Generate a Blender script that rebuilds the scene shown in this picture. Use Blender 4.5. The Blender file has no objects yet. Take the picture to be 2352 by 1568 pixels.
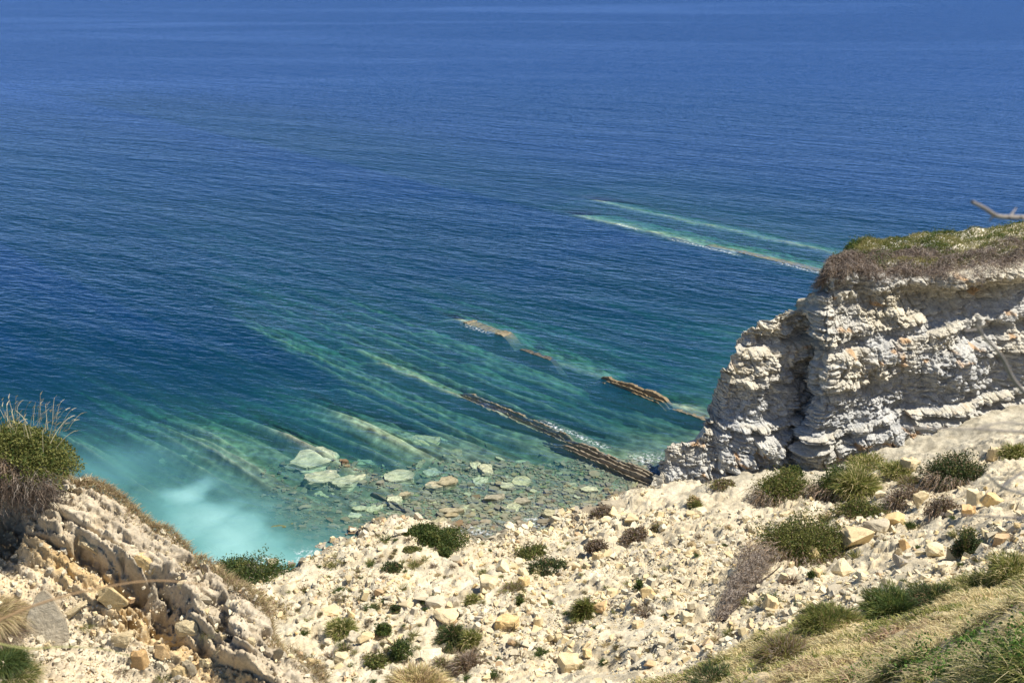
import bpy, math, numpy as np
from mathutils import Vector, Matrix
import bmesh
rng = np.random.default_rng(7)
SC = bpy.context.scene
R = math.radians
# ------------------------------------------------------------------ camera, sky, sun
H = 40.0; F = 2400.0; P = math.atan(914/2400)          # height above the sea, focal length and pitch worked out from the parallel strata
cd = bpy.data.cameras.new('camera'); cam = bpy.data.objects.new('camera', cd); SC.collection.objects.link(cam)
cam.location = (0, 0, H); cam.rotation_euler = (math.pi/2-P, 0, 0)
cd.sensor_width = 36; cd.lens = 36*F/2352; cd.clip_start = .05; cd.clip_end = 20000
cd.dof.use_dof = True; cd.dof.focus_distance = 55; cd.dof.aperture_fstop = 5.5
SC.camera = cam
SUN_EL, SUN_AZ = 60, 92          # azimuth measured clockwise from the view direction (+Y)
w = bpy.data.worlds.new('World'); SC.world = w; w.use_nodes = True
nt = w.node_tree; bg = nt.nodes['Background']
sky = nt.nodes.new('ShaderNodeTexSky'); sky.sky_type = 'NISHITA'; sky.sun_disc = False
sky.sun_elevation = R(SUN_EL); sky.sun_rotation = R(SUN_AZ); sky.air_density = .7; sky.dust_density = .0; sky.ozone_density = 4
nt.links.new(sky.outputs[0], bg.inputs[0]); bg.inputs[1].default_value = .082
sl = bpy.data.lights.new('sun', 'SUN'); sl.energy = 4.6; sl.angle = R(.5); sl.color = (1, .94, .83)
so = bpy.data.objects.new('sun', sl); SC.collection.objects.link(so)
az, el = R(SUN_AZ), R(SUN_EL)
SD = Vector((math.sin(az)*math.cos(el), math.cos(az)*math.cos(el), math.sin(el)))
so.rotation_euler = SD.to_track_quat('Z', 'Y').to_euler()
SC.view_settings.view_transform = 'Standard'; SC.view_settings.look = 'None'
SC.view_settings.exposure = .6; SC.view_settings.gamma = 1
SC.render.engine = 'CYCLES'
SC.cycles.use_denoising = True; SC.cycles.max_bounces = 6; SC.cycles.diffuse_bounces = 2; SC.cycles.glossy_bounces = 2
SC.cycles.transparent_max_bounces = 12; SC.cycles.volume_bounces = 0; SC.cycles.sample_clamp_direct = 12; SC.cycles.sample_clamp_indirect = 5
SC.cycles.caustics_reflective = False; SC.cycles.caustics_refractive = False

# ------------------------------------------------------------------ helpers
def ray(px, py):
    a = (px-1176)/F; b = -(py-784)/F
    return np.array([a, math.cos(P)+b*math.sin(P), -math.sin(P)+b*math.cos(P)])
def UD(px, py, D):
    r = ray(px, py); return r*(D/r[1])+np.array([0, 0, H])
def UZ(px, py, z=0):
    r = ray(px, py); return r*((z-H)/r[2])+np.array([0, 0, H])
_pt = np.random.default_rng(3).permutation(4096)
def _h(*c):
    v = np.zeros_like(c[0])
    for i in c: v = _pt[(v+i) & 4095]
    return v
def noise2(x, y, seed=0):
    x = np.asarray(x, float)+seed*17.31; y = np.asarray(y, float)-seed*9.7
    ix = np.floor(x).astype(int); iy = np.floor(y).astype(int); fx = x-ix; fy = y-iy
    def g(i, j):
        a = _h(ix+i, iy+j)*(2*math.pi/4096); return np.cos(a)*(fx-i)+np.sin(a)*(fy-j)
    u = fx*fx*fx*(fx*(fx*6-15)+10); v = fy*fy*fy*(fy*(fy*6-15)+10)
    return 1.4*((g(0,0)*(1-u)+g(1,0)*u)*(1-v)+(g(0,1)*(1-u)+g(1,1)*u)*v)
def fbm2(x, y, oct=4, seed=0, gain=.5, lac=2.03):
    s = 0; a = 1
    for k in range(oct):
        s = s+a*noise2(x, y, seed+k*5); a *= gain; x = x*lac; y = y*lac
    return s
def fb3(x, y, z, oct=3, seed=0):          # cheap 3D-like noise
    return (fbm2(x, y+z*.31, oct, seed)+fbm2(y+.37*x, z, oct, seed+3)+fbm2(z, x-.2*y, oct, seed+7))/1.9
def facets(x, y, seed=0, tilt=1.):         # broken-block relief: every voronoi cell is a tilted plane, with a crack round it
    f1, f2, cid, dx, dy = cell2(x, y, seed, True); a = (cid*7.13) % 1-.5; b = (cid*13.7) % 1-.5
    return (cid-.5)+tilt*2*(a*dx+b*dy)-.35*ss(.10, .0, f2-f1), cid
def cell2(x, y, seed=0, off=False):       # voronoi: F1, F2, cell value
    x = np.asarray(x, float); y = np.asarray(y, float)
    ix = np.floor(x).astype(int); iy = np.floor(y).astype(int)
    f1 = np.full(x.shape, 9.); f2 = f1.copy(); cid = np.zeros(x.shape); ox = cid.copy(); oy = cid.copy()
    for i in (-1, 0, 1):
        for j in (-1, 0, 1):
            h = _h(ix+i, iy+j, ix*0+seed); px = ix+i+.1+.8*(h/4096); h2 = _pt[h]; py = iy+j+.1+.8*(h2/4096)
            d = np.hypot(px-x, py-y); m = d < f1
            f2 = np.where(m, f1, np.minimum(f2, d)); cid = np.where(m, _pt[h2]/4096, cid); ox = np.where(m, x-px, ox); oy = np.where(m, y-py, oy); f1 = np.where(m, d, f1)
    return (f1, f2, cid, ox, oy) if off else (f1, f2, cid)
def cell3(P, seed=0):
    I = [np.floor(c).astype(int) for c in P]; f1 = np.full(P[0].shape, 9.); f2 = f1.copy(); v = np.zeros(P[0].shape)
    for i in (-1, 0, 1):
        for j in (-1, 0, 1):
            for k in (-1, 0, 1):
                h = _h(I[0]+i, I[1]+j, I[2]+k, I[0]*0+seed); h2 = _pt[h]; h3 = _pt[h2]
                a, b, c = P[0]-I[0]-i-.1-h*.8/4096, P[1]-I[1]-j-.1-h2*.8/4096, P[2]-I[2]-k-.1-h3*.8/4096; d = np.sqrt(a*a+b*b+c*c)
                pl = (h3/4096-.5)+1.6*(((h*7 % 4096)/4096-.5)*a+((h*13 % 4096)/4096-.5)*b+((h*29 % 4096)/4096-.5)*c); m = d < f1
                f2 = np.where(m, f1, np.minimum(f2, d)); v = np.where(m, pl, v); f1 = np.where(m, d, f1)
    return v-.35*ss(.10, .0, f2-f1)
def rnd1(i, seed=0):
    i = np.asarray(i).astype(int); return _h(i, i*0+seed*13+1)/4096.
def ss(a, b, x):
    t = np.clip((x-a)/(b-a), 0, 1); return t*t*(3-2*t)
def unit_(v): return v/np.linalg.norm(v)
class TPS:
    def __init__(s, pts, reg=.0):
        p = np.array(pts, float); s.p = p[:, :2]; n = len(p)
        K = s.k(np.hypot(*(s.p[:, None]-s.p[None]).transpose(2, 0, 1)))+reg*np.eye(n)
        A = np.zeros((n+3, n+3)); A[:n, :n] = K; A[:n, n] = 1; A[:n, n+1:] = s.p; A[n, :n] = 1; A[n+1:, :n] = s.p.T
        s.w = np.linalg.solve(A, np.r_[p[:, 2], 0, 0, 0])
    def k(s, r): return r*r*np.log(r+1e-9)
    def __call__(s, x, y):
        x = np.asarray(x, float); o = s.w[-3]+s.w[-2]*x+s.w[-1]*y
        for (a, b), w_ in zip(s.p, s.w): o = o+w_*s.k(np.hypot(x-a, y-b))
        return o
def mesh_np(name, V, Fa, mat, cols=None, attrs=None, smooth=True, crease=None):
    me = bpy.data.meshes.new(name); V = np.ascontiguousarray(V, np.float32); Fa = np.ascontiguousarray(Fa, np.int32); k = Fa.shape[1]
    me.vertices.add(len(V)); me.vertices.foreach_set('co', V.ravel())
    me.loops.add(Fa.size); me.loops.foreach_set('vertex_index', Fa.ravel())
    me.polygons.add(len(Fa)); me.polygons.foreach_set('loop_start', np.arange(0, Fa.size, k, dtype=np.int32))
    me.update(calc_edges=True); me.validate()
    me.polygons.foreach_set('use_smooth', np.full(len(me.polygons), smooth, bool))
    if cols is not None:
        a = me.color_attributes.new('col', 'FLOAT_COLOR', 'POINT'); c = np.ones((len(V), 4), np.float32); c[:, :3] = cols; a.data.foreach_set('color', c.ravel())
    for n_, v in (attrs or {}).items():
        a = me.attributes.new(n_, 'FLOAT', 'POINT'); a.data.foreach_set('value', np.ascontiguousarray(v, np.float32).ravel())
    if mat: me.materials.append(mat)
    return me
def link(name, me, parent=None):
    o = bpy.data.objects.new(name, me); SC.collection.objects.link(o); o.parent = parent; return o
def tag(o, label, cat, group=None, kind=None):
    o['label'] = label; o['category'] = cat
    if group: o['group'] = group
    o['kind'] = kind or 'thing'
    return o
def structure(o, label=None, cat=None):
    o['kind'] = 'structure'
    if label: o['label'] = label; o['category'] = cat
    return o
def grid_faces(nu, nv):
    i = np.arange(nu*nv).reshape(nu, nv)
    return np.stack([i[:-1, :-1], i[1:, :-1], i[1:, 1:], i[:-1, 1:]], -1).reshape(-1, 4)

# ------------------------------------------------------------------ materials
def newmat(name, rough=.9, spec=.25):
    m = bpy.data.materials.new(name); m.use_nodes = True; n = m.node_tree.nodes; b = n['Principled BSDF']
    b.inputs['Roughness'].default_value = rough; b.inputs['Specular IOR Level'].default_value = spec
    return m, n, m.node_tree.links, b
def N(n, t, **k):
    x = n.new(t)
    for a, v in k.items():
        if a.startswith('i_'): x.inputs[a[2:].replace('_', ' ')].default_value = v
        else: setattr(x, a, v)
    return x
def ramp(n, stops):
    r = n.new('ShaderNodeValToRGB'); e = r.color_ramp.elements
    e[0].position, e[0].color = stops[0][0], (*stops[0][1], 1); e[1].position, e[1].color = stops[1][0], (*stops[1][1], 1)
    for p, c in stops[2:]:
        q = e.new(p); q.color = (*c, 1)
    return r
def mixc(n, l, fac, a, b, mode='MIX'):
    m = n.new('ShaderNodeMix'); m.data_type = 'RGBA'; m.blend_type = mode
    for sock, v in ((m.inputs[0], fac), (m.inputs[6], a), (m.inputs[7], b)):
        if hasattr(v, 'links'): l.new(v, sock)
        else: sock.default_value = v if isinstance(v, (int, float)) else (*v, 1)
    return m.outputs[2]
def stone_mat(name, base, dark, scale=2., bump=.02, obj=False, usecol=False, spec=.2, rough=.92, fine=18):
    m, n, l, b = newmat(name, rough, spec)
    tc = N(n, 'ShaderNodeTexCoord'); co = tc.outputs['Object']
    n1 = N(n, 'ShaderNodeTexNoise', i_Scale=scale, i_Detail=8., i_Roughness=.65); l.new(co, n1.inputs[0])
    n2 = N(n, 'ShaderNodeTexNoise', i_Scale=fine, i_Detail=4., i_Roughness=.7); l.new(co, n2.inputs[0])
    r = ramp(n, [(.3, dark), (.62, base)]); l.new(n1.outputs[0], r.inputs[0])
    r2 = ramp(n, [(.3, (.72, .72, .72)), (.6, (1.05, 1.05, 1.05))]); l.new(n2.outputs[0], r2.inputs[0])
    c = mixc(n, l, 1., r.outputs[0], r2.outputs[0], 'MULTIPLY')
    if obj:
        oi = N(n, 'ShaderNodeObjectInfo')
        rr = ramp(n, [(0, (.80, .80, .84)), (.25, (1.05, 1.03, .98)), (.5, (1.0, .93, .80)), (.75, (1.1, 1.08, 1.02)), (.92, (1.02, .92, .76))]); l.new(oi.outputs['Random'], rr.inputs[0])
        c = mixc(n, l, 1., c, rr.outputs[0], 'MULTIPLY'); c = mixc(n, l, 1., c, oi.outputs['Color'], 'MULTIPLY')
    if usecol:
        at = N(n, 'ShaderNodeAttribute', attribute_name='col'); c = mixc(n, l, 1., c, at.outputs['Color'], 'MULTIPLY')
    l.new(c, b.inputs['Base Color'])
    ad = N(n, 'ShaderNodeMath', operation='MULTIPLY_ADD'); l.new(n2.outputs[0], ad.inputs[0]); ad.inputs[1].default_value = .35; l.new(n1.outputs[0], ad.inputs[2])
    bp = N(n, 'ShaderNodeBump', i_Strength=1., i_Distance=bump); l.new(ad.outputs[0], bp.inputs['Height']); l.new(bp.outputs[0], b.inputs['Normal'])
    return m
def leaf_mat(name, trans=.4):
    m, n, l, b = newmat(name, .6, .25)
    at = N(n, 'ShaderNodeAttribute', attribute_name='col'); l.new(at.outputs['Color'], b.inputs['Base Color'])
    tr = N(n, 'ShaderNodeBsdfTranslucent'); l.new(at.outputs['Color'], tr.inputs[0])
    mx = N(n, 'ShaderNodeMixShader'); mx.inputs[0].default_value = trans
    l.new(b.outputs[0], mx.inputs[1]); l.new(tr.outputs[0], mx.inputs[2]); l.new(mx.outputs[0], n['Material Output'].inputs[0])
    return m
M_ROCK = stone_mat('pale_limestone', (.74, .67, .52), (.52, .45, .325), 2.5, .05, obj=True)
M_RUBBLE = stone_mat('limestone_rubble', (.71, .635, .465), (.53, .45, .315), 1.5, .03, usecol=True)
M_TALUS = stone_mat('scree_earth', (.70, .625, .47), (.44, .375, .26), .9, .10, usecol=True, fine=9)
M_BLUFF = stone_mat('bluff_rock', (.69, .59, .43), (.44, .36, .25), 1.6, .035, usecol=True, fine=22)
M_REEF = stone_mat('wet_reef_rock', (.26, .235, .19), (.12, .108, .09), 1.2, .06, obj=True, rough=.6, spec=.4)
M_WETSLAB = stone_mat('submerged_stone', (.78, .75, .62), (.24, .25, .18), 4.5, .05, obj=True, fine=14)  # pale mottle in the colour stands in for sun caustics, plus algae speckle
M_BED = stone_mat('seabed_rock', (.40, .40, .32), (.17, .185, .145), .5, .1, usecol=True, fine=3)
M_LEAF = leaf_mat('leaves'); M_DRY = leaf_mat('dry_stems', .1)

# cliff material: bedded limestone and grey marl
def cliff_mat():
    m, n, l, b = newmat('bedded_limestone', .93, .2)
    tc = N(n, 'ShaderNodeTexCoord'); co = tc.outputs['Object']
    at = N(n, 'ShaderNodeAttribute', attribute_name='hard'); st = N(n, 'ShaderNodeAttribute', attribute_name='stain')
    n1 = N(n, 'ShaderNodeTexNoise', i_Scale=.9, i_Detail=9., i_Roughness=.7); l.new(co, n1.inputs[0])
    n2 = N(n, 'ShaderNodeTexNoise', i_Scale=7., i_Detail=6., i_Roughness=.7); l.new(co, n2.inputs[0])
    hard = ramp(n, [(.3, (.52, .46, .35)), (.6, (.75, .69, .55))]); l.new(n1.outputs[0], hard.inputs[0])
    soft = ramp(n, [(.35, (.40, .415, .43)), (.6, (.63, .63, .61))]); l.new(n1.outputs[0], soft.inputs[0])
    c = mixc(n, l, at.outputs['Fac'], soft.outputs[0], hard.outputs[0])
    c = mixc(n, l, st.outputs['Fac'], c, (.62, .37, .17))
    r2 = ramp(n, [(.3, (.7, .7, .7)), (.58, (1.06, 1.06, 1.06))]); l.new(n2.outputs[0], r2.inputs[0])
    c = mixc(n, l, 1., c, r2.outputs[0], 'MULTIPLY'); l.new(c, b.inputs['Base Color'])
    bp = N(n, 'ShaderNodeBump', i_Strength=1., i_Distance=.12); l.new(n2.outputs[0], bp.inputs['Height']); l.new(bp.outputs[0], b.inputs['Normal'])
    return m
M_CLIFF = cliff_mat()

# ------------------------------------------------------------------ seabed
TX, TY = .714, .70                       # t runs across the strata, s along them
def ts(X, Y): return TX*X+TY*Y, -.70*X+.714*Y
SHX = [UZ(*p)[0] for p in ((0, 1390), (480, 1312), (700, 1285), (1000, 1240), (1320, 1195), (1500, 1130), (2352, 900))]
SHY = [UZ(*p)[1] for p in ((0, 1390), (480, 1312), (700, 1285), (1000, 1240), (1320, 1195), (1500, 1130), (2352, 900))]
# (t0, s_lo, s_hi, crest, width of the dip slope)
RIDGES = [(60.0, 34, 84, -.08, 1.3), (61.3, 34, 90, -.5, 1.3), (58.9, 34, 60, -.35, .7), (59.8, 78, 104, -1.4, 1.6),
          (72.8, 42, 60, .0, 2.6), (74.2, 74, 88, -.05, 2.2), (73.6, 58, 76, -.5, 2.4), (70.2, 40, 90, -1.0, 2.2), (68.0, 40, 80, -1.4, 2.0),
          (120.2, 50, 112, -.05, 4.2), (123.3, 60, 96, -.5, 1.6), (130.0, 50, 118, -.12, 3.2), (133, 50, 100, -.9, 1.8), (126.5, 56, 96, -.9, 2.0), (119.0, 50, 96, -1.0, 1.2),
          (54.3, 40, 82, -.6, .8), (55.9, 40, 98, -.65, .9), (49.9, 44, 66, -1.0, .4), (51.6, 42, 68, -1.0, .4), (53.0, 42, 76, -1.1, .5), (57.3, 44, 106, -.8, .8), (58.4, 60, 110, -.9, .7), (63.4, 40, 112, -.9, .9), (65.4, 38, 98, -.7, .7), (66.9, 40, 108, -1.0, .8), (69.2, 40, 100, -.85, .7), (71.4, 46, 104, -1.0, .7), (76.0, 44, 90, -1.0, .9), (77.8, 44, 100, -1.2, 1.0), (81.5, 50, 96, -1.4, 1.1), (62.4, 50, 120, -1.2, .7),
          (84, 50, 86, -2.1, 2), (90, 46, 84, -2.4, 2.5), (97, 50, 90, -2.9, 3), (79.4, 45, 92, -1.8, 1.4), (64.5, 70, 120, -2.4, 2), (68, 90, 150, -3.0, 3), (74, 95, 150, -3.0, 2.5), (80, 100, 160, -3.4, 4), (90, 95, 135, -3.4, 4)]
def seabed(X, Y):
    t, s = ts(X, Y)
    d = Y-np.interp(X, SHX, SHY)
    z = -.10-.045*np.maximum(d, 0)-.0014*np.maximum(d, 0)**2+.25*np.maximum(-d, 0)*.2
    z = np.maximum(z, -14)
    amp = ss(2, 25, d)
    z = z+amp*(1.3*fbm2(t*.15, s*.013, 3, 2, .6)+(.35+1.7*ss(20, 60, d))*(.75-2.6*np.abs(noise2(t*.33+.3*noise2(s*.05, t*.1, 6), s*.02, 8)))+.75*(.4-1.6*np.abs(noise2(t*1.1, s*.025, 9))))
    z = z+.07*fbm2(X*.5, Y*.5, 4, 4)
    z = np.minimum(z, -.03-.0*d)
    for k, (t0, a, b, c, w_) in enumerate(RIDGES):
        tt = t-t0-.25*noise2(s*.15, s*0, 20+k); m = ss(a-6, a+5, s)*(1-ss(b-5, b+8, s))
        cz = c-3.5*(1-m)+.22*noise2(s*.35, s*0, 40+k)+.03*noise2(s*1.5, t*.7, 60+k)
        pr = np.where(tt > 0, cz-np.maximum(tt, 0)/w_*.75-.30*np.abs(noise2(tt*2.3, s*.03, k)), cz+tt*3.2)
        z = np.maximum(z, np.minimum(pr, -.02))
    gap = np.exp(-((X-12)/3.2)**2-((Y-93)/1.8)**2)            # deep hole in the reef line
    return z-gap*3.5
def stretch(a, b, h, far, n):
    c = np.arange(a, b, h); r = np.geomspace(h, far, n)
    return c, r
# both sheets are laid out along and across the strata, so that the thin ridges stay clean
xs = np.concatenate([30-np.cumsum(np.geomspace(.4, 500, 34))[::-1], np.arange(30, 140, .15), 140+np.cumsum(np.geomspace(.3, 900, 60))])
ys = np.concatenate([16-np.cumsum(np.geomspace(1., 900, 34))[::-1], np.arange(16, 150, .5), 150+np.cumsum(np.geomspace(.8, 900, 50))])
T0_, S0_ = np.meshgrid(xs, ys, indexing='ij'); X = TX*T0_-.70*S0_; Y = TY*T0_+.714*S0_; Zb = seabed(X, Y)
far = ss(200, 400, np.hypot(X, Y)); Zb = Zb*(1-far)-14*far
t_, s_ = ts(X, Y)
alg = np.clip(.5+.9*fbm2(t_*.3, s_*.08, 3, 31), 0, 1)[..., None]; sp = np.clip(.62+.5*fbm2(X*1.3, Y*1.3, 3, 77), .3, 1.05)[..., None]
d0_ = np.maximum(Y-np.interp(X, SHX, SHY), 0); sp = sp*(1+.8*ss(.25, 1.3, Zb+.10+.045*d0_+.0014*d0_**2)*ss(5, 14, d0_))[..., None]
cb = (np.array([1.0, .97, .92])*(1-alg)+np.array([.88, 1.0, .80])*alg)*sp
structure(link('seabed', mesh_np('seabed', np.stack([X, Y, Zb], -1).reshape(-1, 3), grid_faces(len(xs), len(ys)), M_BED, cb.reshape(-1, 3))))

# ------------------------------------------------------------------ sea
def sea_mat():
    m = bpy.data.materials.new('sea_water'); m.use_nodes = True; n = m.node_tree.nodes; l = m.node_tree.links; n.remove(n['Principled BSDF'])
    out = n['Material Output']; tc = N(n, 'ShaderNodeTexCoord')
    dep = N(n, 'ShaderNodeAttribute', attribute_name='depth'); mk = N(n, 'ShaderNodeAttribute', attribute_name='milk')
    def wav(scale, sx, sy, rot, det, rough, dist=0):
        mp = N(n, 'ShaderNodeMapping', vector_type='TEXTURE'); mp.inputs['Rotation'].default_value = (0, 0, R(rot)); mp.inputs['Scale'].default_value = (1/sx, 1/sy, 1); l.new(tc.outputs['Object'], mp.inputs[0])
        x = N(n, 'ShaderNodeTexNoise', i_Scale=scale, i_Detail=det, i_Roughness=rough, i_Distortion=dist); l.new(mp.outputs[0], x.inputs[0]); return x.outputs[0]
    w1 = wav(1.25, .40, 1, -18, 3, .55, .5); w2 = wav(.50, .32, 1, -33, 2, .5, .3); w3 = wav(3.0, .5, 1, -2, 2, .6, .3); w4 = wav(.11, .25, 1, -24, 2, .5)
    def mul(a, k):
        q = N(n, 'ShaderNodeMath', operation='MULTIPLY'); l.new(a, q.inputs[0])
        if hasattr(k, 'links'): l.new(k, q.inputs[1])
        else: q.inputs[1].default_value = k
        return q.outputs[0]
    def add(a, b):
        q = N(n, 'ShaderNodeMath', operation='ADD'); l.new(a, q.inputs[0]); l.new(b, q.inputs[1]); return q.outputs[0]
    h = add(add(mul(w1, .36), mul(w2, .50)), add(mul(w3, .05), mul(w4, .9)))
    # calm slicks drawn out by the wind, far out
    sk = wav(.0065, .22, 1, 4, 3, .6, .6); rs = ramp(n, [(.50, (1, 1, 1)), (.60, (.55, .55, .55))]); l.new(sk, rs.inputs[0])
    calm = N(n, 'ShaderNodeAttribute', attribute_name='calm')
    st = mul(rs.outputs[0], calm.outputs['Fac'])
    bp = N(n, 'ShaderNodeBump', i_Distance=1.); l.new(h, bp.inputs['Height']); l.new(st, bp.inputs['Strength'])
    r = ramp(n, [(0, (.06, .22, .20)), (.09, (.022, .12, .145)), (.195, (.006, .054, .082)), (.34, (.0018, .033, .060)), (.75, (.0022, .029, .085)), (1, (.0065, .042, .150))]); 
    dd = mul(dep.outputs['Fac'], .075); l.new(dd, r.inputs[0])
    bc = mixc(n, l, mk.outputs['Fac'], r.outputs[0], (.27, .50, .485))
    df = N(n, 'ShaderNodeBsdfDiffuse'); l.new(bc, df.inputs[0]); l.new(bp.outputs[0], df.inputs['Normal'])
    tr = N(n, 'ShaderNodeBsdfTransparent'); tr.inputs[0].default_value = (.93, .98, .97, 1)
    op = N(n, 'ShaderNodeAttribute', attribute_name='turbid')
    m1 = N(n, 'ShaderNodeMixShader'); l.new(op.outputs['Fac'], m1.inputs[0]); l.new(tr.outputs[0], m1.inputs[1]); l.new(df.outputs[0], m1.inputs[2])
    gl = N(n, 'ShaderNodeBsdfGlossy'); gl.inputs['Color'].default_value = (.42, .58, 1, 1); gl.inputs['Roughness'].default_value = .13; l.new(bp.outputs[0], gl.inputs['Normal'])  # blue put into the gloss colour so the mirrored pale sky reads bluer
    fr = N(n, 'ShaderNodeFresnel', i_IOR=1.33); l.new(bp.outputs[0], fr.inputs['Normal'])
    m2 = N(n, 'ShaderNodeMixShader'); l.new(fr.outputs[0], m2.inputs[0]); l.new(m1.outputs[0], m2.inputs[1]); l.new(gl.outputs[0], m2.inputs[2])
    # white water
    fo = N(n, 'ShaderNodeAttribute', attribute_name='foam'); fn = N(n, 'ShaderNodeTexNoise', i_Scale=3.2, i_Detail=6., i_Roughness=.75); l.new(tc.outputs['Object'], fn.inputs[0])
    rf = ramp(n, [(.50, (0, 0, 0)), (.60, (1, 1, 1))]); l.new(fn.outputs[0], rf.inputs[0]); ff = mul(rf.outputs[0], fo.outputs['Fac'])
    fd = N(n, 'ShaderNodeBsdfDiffuse'); fd.inputs[0].default_value = (.75, .80, .82, 1)
    m3 = N(n, 'ShaderNodeMixShader'); l.new(ff, m3.inputs[0]); l.new(m2.outputs[0], m3.inputs[1]); l.new(fd.outputs[0], m3.inputs[2])
    l.new(m3.outputs[0], out.inputs['Surface'])
    va = N(n, 'ShaderNodeVolumeAbsorption', i_Density=1.); va.inputs['Color'].default_value = (.68, .89, .885, 1); l.new(va.outputs[0], out.inputs['Volume'])
    return m
depth = np.minimum(-Zb, 9.8+4.2*ss(170, 420, np.hypot(X, Y)))
# the pale plume of silt
pc = np.array([UZ(*p)[:2] for p in ((430, 1130), (470, 1190), (520, 1240), (530, 1290), (545, 1330), (560, 1400))]); pw = np.array([1.7, 2.3, 2.7, 3.1, 3.5, 4.2])
milk = np.zeros_like(X); wx = X+1.5*fbm2(X*.22, Y*.22, 4, 11, .45); wy = Y+1.5*fbm2(X*.22, Y*.22, 4, 15, .45)
for (a, b), q in zip(pc, pw): milk = np.maximum(milk, np.exp(-(((wx-a)/q)**2+((wy-b)/(q*1.25))**2)))
wide = np.zeros_like(X)
for p, q in (((380, 1180), 7.), ((480, 1260), 7.), ((640, 1280), 5.), ((250, 1080), 7.5), ((760, 1290), 3.5)):
    a, b = UZ(*p)[:2]; wide = np.maximum(wide, np.exp(-(((wx-a)/q)**2+((wy-b)/q)**2)))
milk_t = np.clip(milk*.64+wide*.20, 0, 1)
turb = 1-np.exp(-np.maximum(depth-.3, 0)/2.4); turb = np.clip(turb*.93, 0, .95); turb = np.maximum(turb, np.clip(milk*.93+wide*.80, 0, .96))
calm = .55+.35*ss(75, 130, Y)+.9*ss(130, 500, Y); calm = calm*(1-.45*wide)
foam = np.zeros_like(X)
for (t0, a, b, q) in ((119.6, 60, 70, .35), (119.0, 78, 88, .3), (120.1, 96, 99, .35), (61.4, 52, 58, .35), (61.9, 44, 48, .5), (73.4, 79.5, 82, .3), (118.8, 50, 58, .4)):
    foam = np.maximum(foam, np.exp(-((t_-t0-.2*noise2(s_*.5, s_*0, 9))/q)**2)*ss(a-1.5, a, s_)*(1-ss(b, b+1.5, s_)))
a, b = UZ(1500, 1052)[:2]; foam = np.maximum(foam, .8*np.exp(-((X-a)/1.3)**2-((Y-b)/1.)**2))
sd = Y-np.interp(X, SHX, SHY); foam = np.maximum(foam, np.exp(-((sd-.5)/.7)**2)*ss(.0, .3, noise2(X*.5, Y*.5, 3)+.25))
nu, nv = len(xs), len(ys)
V = np.stack([X, Y, np.zeros_like(X)], -1).reshape(-1, 3); top = grid_faces(nu, nv)
# closed body of water: a skirt and a bottom below the seabed
c = np.array([[TX*a_-.70*b_, TY*a_+.714*b_, -30] for a_, b_ in ((xs[0], ys[0]), (xs[-1], ys[0]), (xs[-1], ys[-1]), (xs[0], ys[-1]))])
nb = len(V); idx = np.arange(nb).reshape(nu, nv)
edge = [idx[:, 0], idx[-1, :], idx[::-1, -1], idx[0, ::-1]]
Vb = []; Fb = []; off = nb
for e in edge:
    q = V[e].copy(); q[:, 2] = -30; Vb.append(q); k = np.arange(len(e)-1); Fb.append(np.stack([e[k], off+k, off+k+1, e[k+1]], -1)); off += len(e)
Vb.append(c); Fb.append(np.array([[off+3, off+2, off+1, off]])); V = np.concatenate([V]+Vb); top = np.concatenate([top]+Fb)
pad = np.zeros(len(V)-nb)
at = {k: np.r_[v.ravel(), pad+z] for k, v, z in (('depth', depth, 10), ('milk', milk_t, 0), ('turbid', turb, .9), ('calm', calm, 1), ('foam', foam, 0))}
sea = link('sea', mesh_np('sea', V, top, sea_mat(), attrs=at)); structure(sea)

# ------------------------------------------------------------------ rubble slope (one heightfield from the shore up to the near bank)
def pz(px, py, z): return tuple(UZ(px, py, z))
TP = [pz(560, 1335, .3), pz(640, 1300, .05), pz(700, 1288, 0), pz(800, 1250, .9), pz(900, 1218, 1.5), pz(960, 1212, 1.3), pz(1060, 1240, .25), pz(1180, 1225, .2), pz(1320, 1193, .4),
      pz(1400, 1165, .7), pz(1500, 1130, .9), pz(480, 1400, 1.0), pz(200, 1400, 0), pz(1560, 1112, 1.6), pz(1640, 1102, 2.2), pz(1720, 1085, 2.6), pz(1830, 1075, 2.9), pz(1900, 1070, 3.3), pz(2000, 1030, 4.4), pz(2200, 965, 6.6), pz(2352, 935, 7.6),
      pz(1176, 1568, 8), pz(740, 1568, 5.2), pz(1176, 1400, 4.8), pz(900, 1400, 3.6), pz(700, 1380, 1.9), pz(1400, 1400, 7), pz(1400, 1568, 11.5), pz(1300, 1290, 2.6), pz(1000, 1300, 2.2),
      pz(1600, 1200, 3.7), pz(1600, 1400, 9), pz(1800, 1300, 8.2), pz(1840, 1180, 5.2), pz(2000, 1200, 7.6), pz(2352, 1100, 11), pz(2352, 1250, 15.5), pz(2100, 1340, 14), pz(2100, 1100, 6.4),
      pz(1960, 1420, 17.5), pz(1740, 1450, 13.8), pz(1600, 1540, 15.5), pz(2352, 1330, 20), pz(2150, 1420, 20.5), pz(1800, 1540, 21.5), pz(1700, 1568, 19.5), pz(2000, 1500, 24.5), pz(2352, 1450, 27), pz(2352, 1568, 32.5), pz(2000, 1568, 28),
      pz(1450, 1640, 16), pz(600, 1640, 6), pz(1000, 1700, 11), pz(1700, 1700, 27), (0, 3, 22), (8, 3, 37), (-20, 20, 4), (20, 12, 36), (55, 50, 20), (60, 75, 10), (-24, 45, 2), (-10, 25, 5)]
for x_, y_ in zip(SHX[1:], SHY[1:]): TP.append((x_, y_+9, -2.6))
tps = TPS(TP, .5)
def talus(X, Y): return tps(X, Y)
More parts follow.
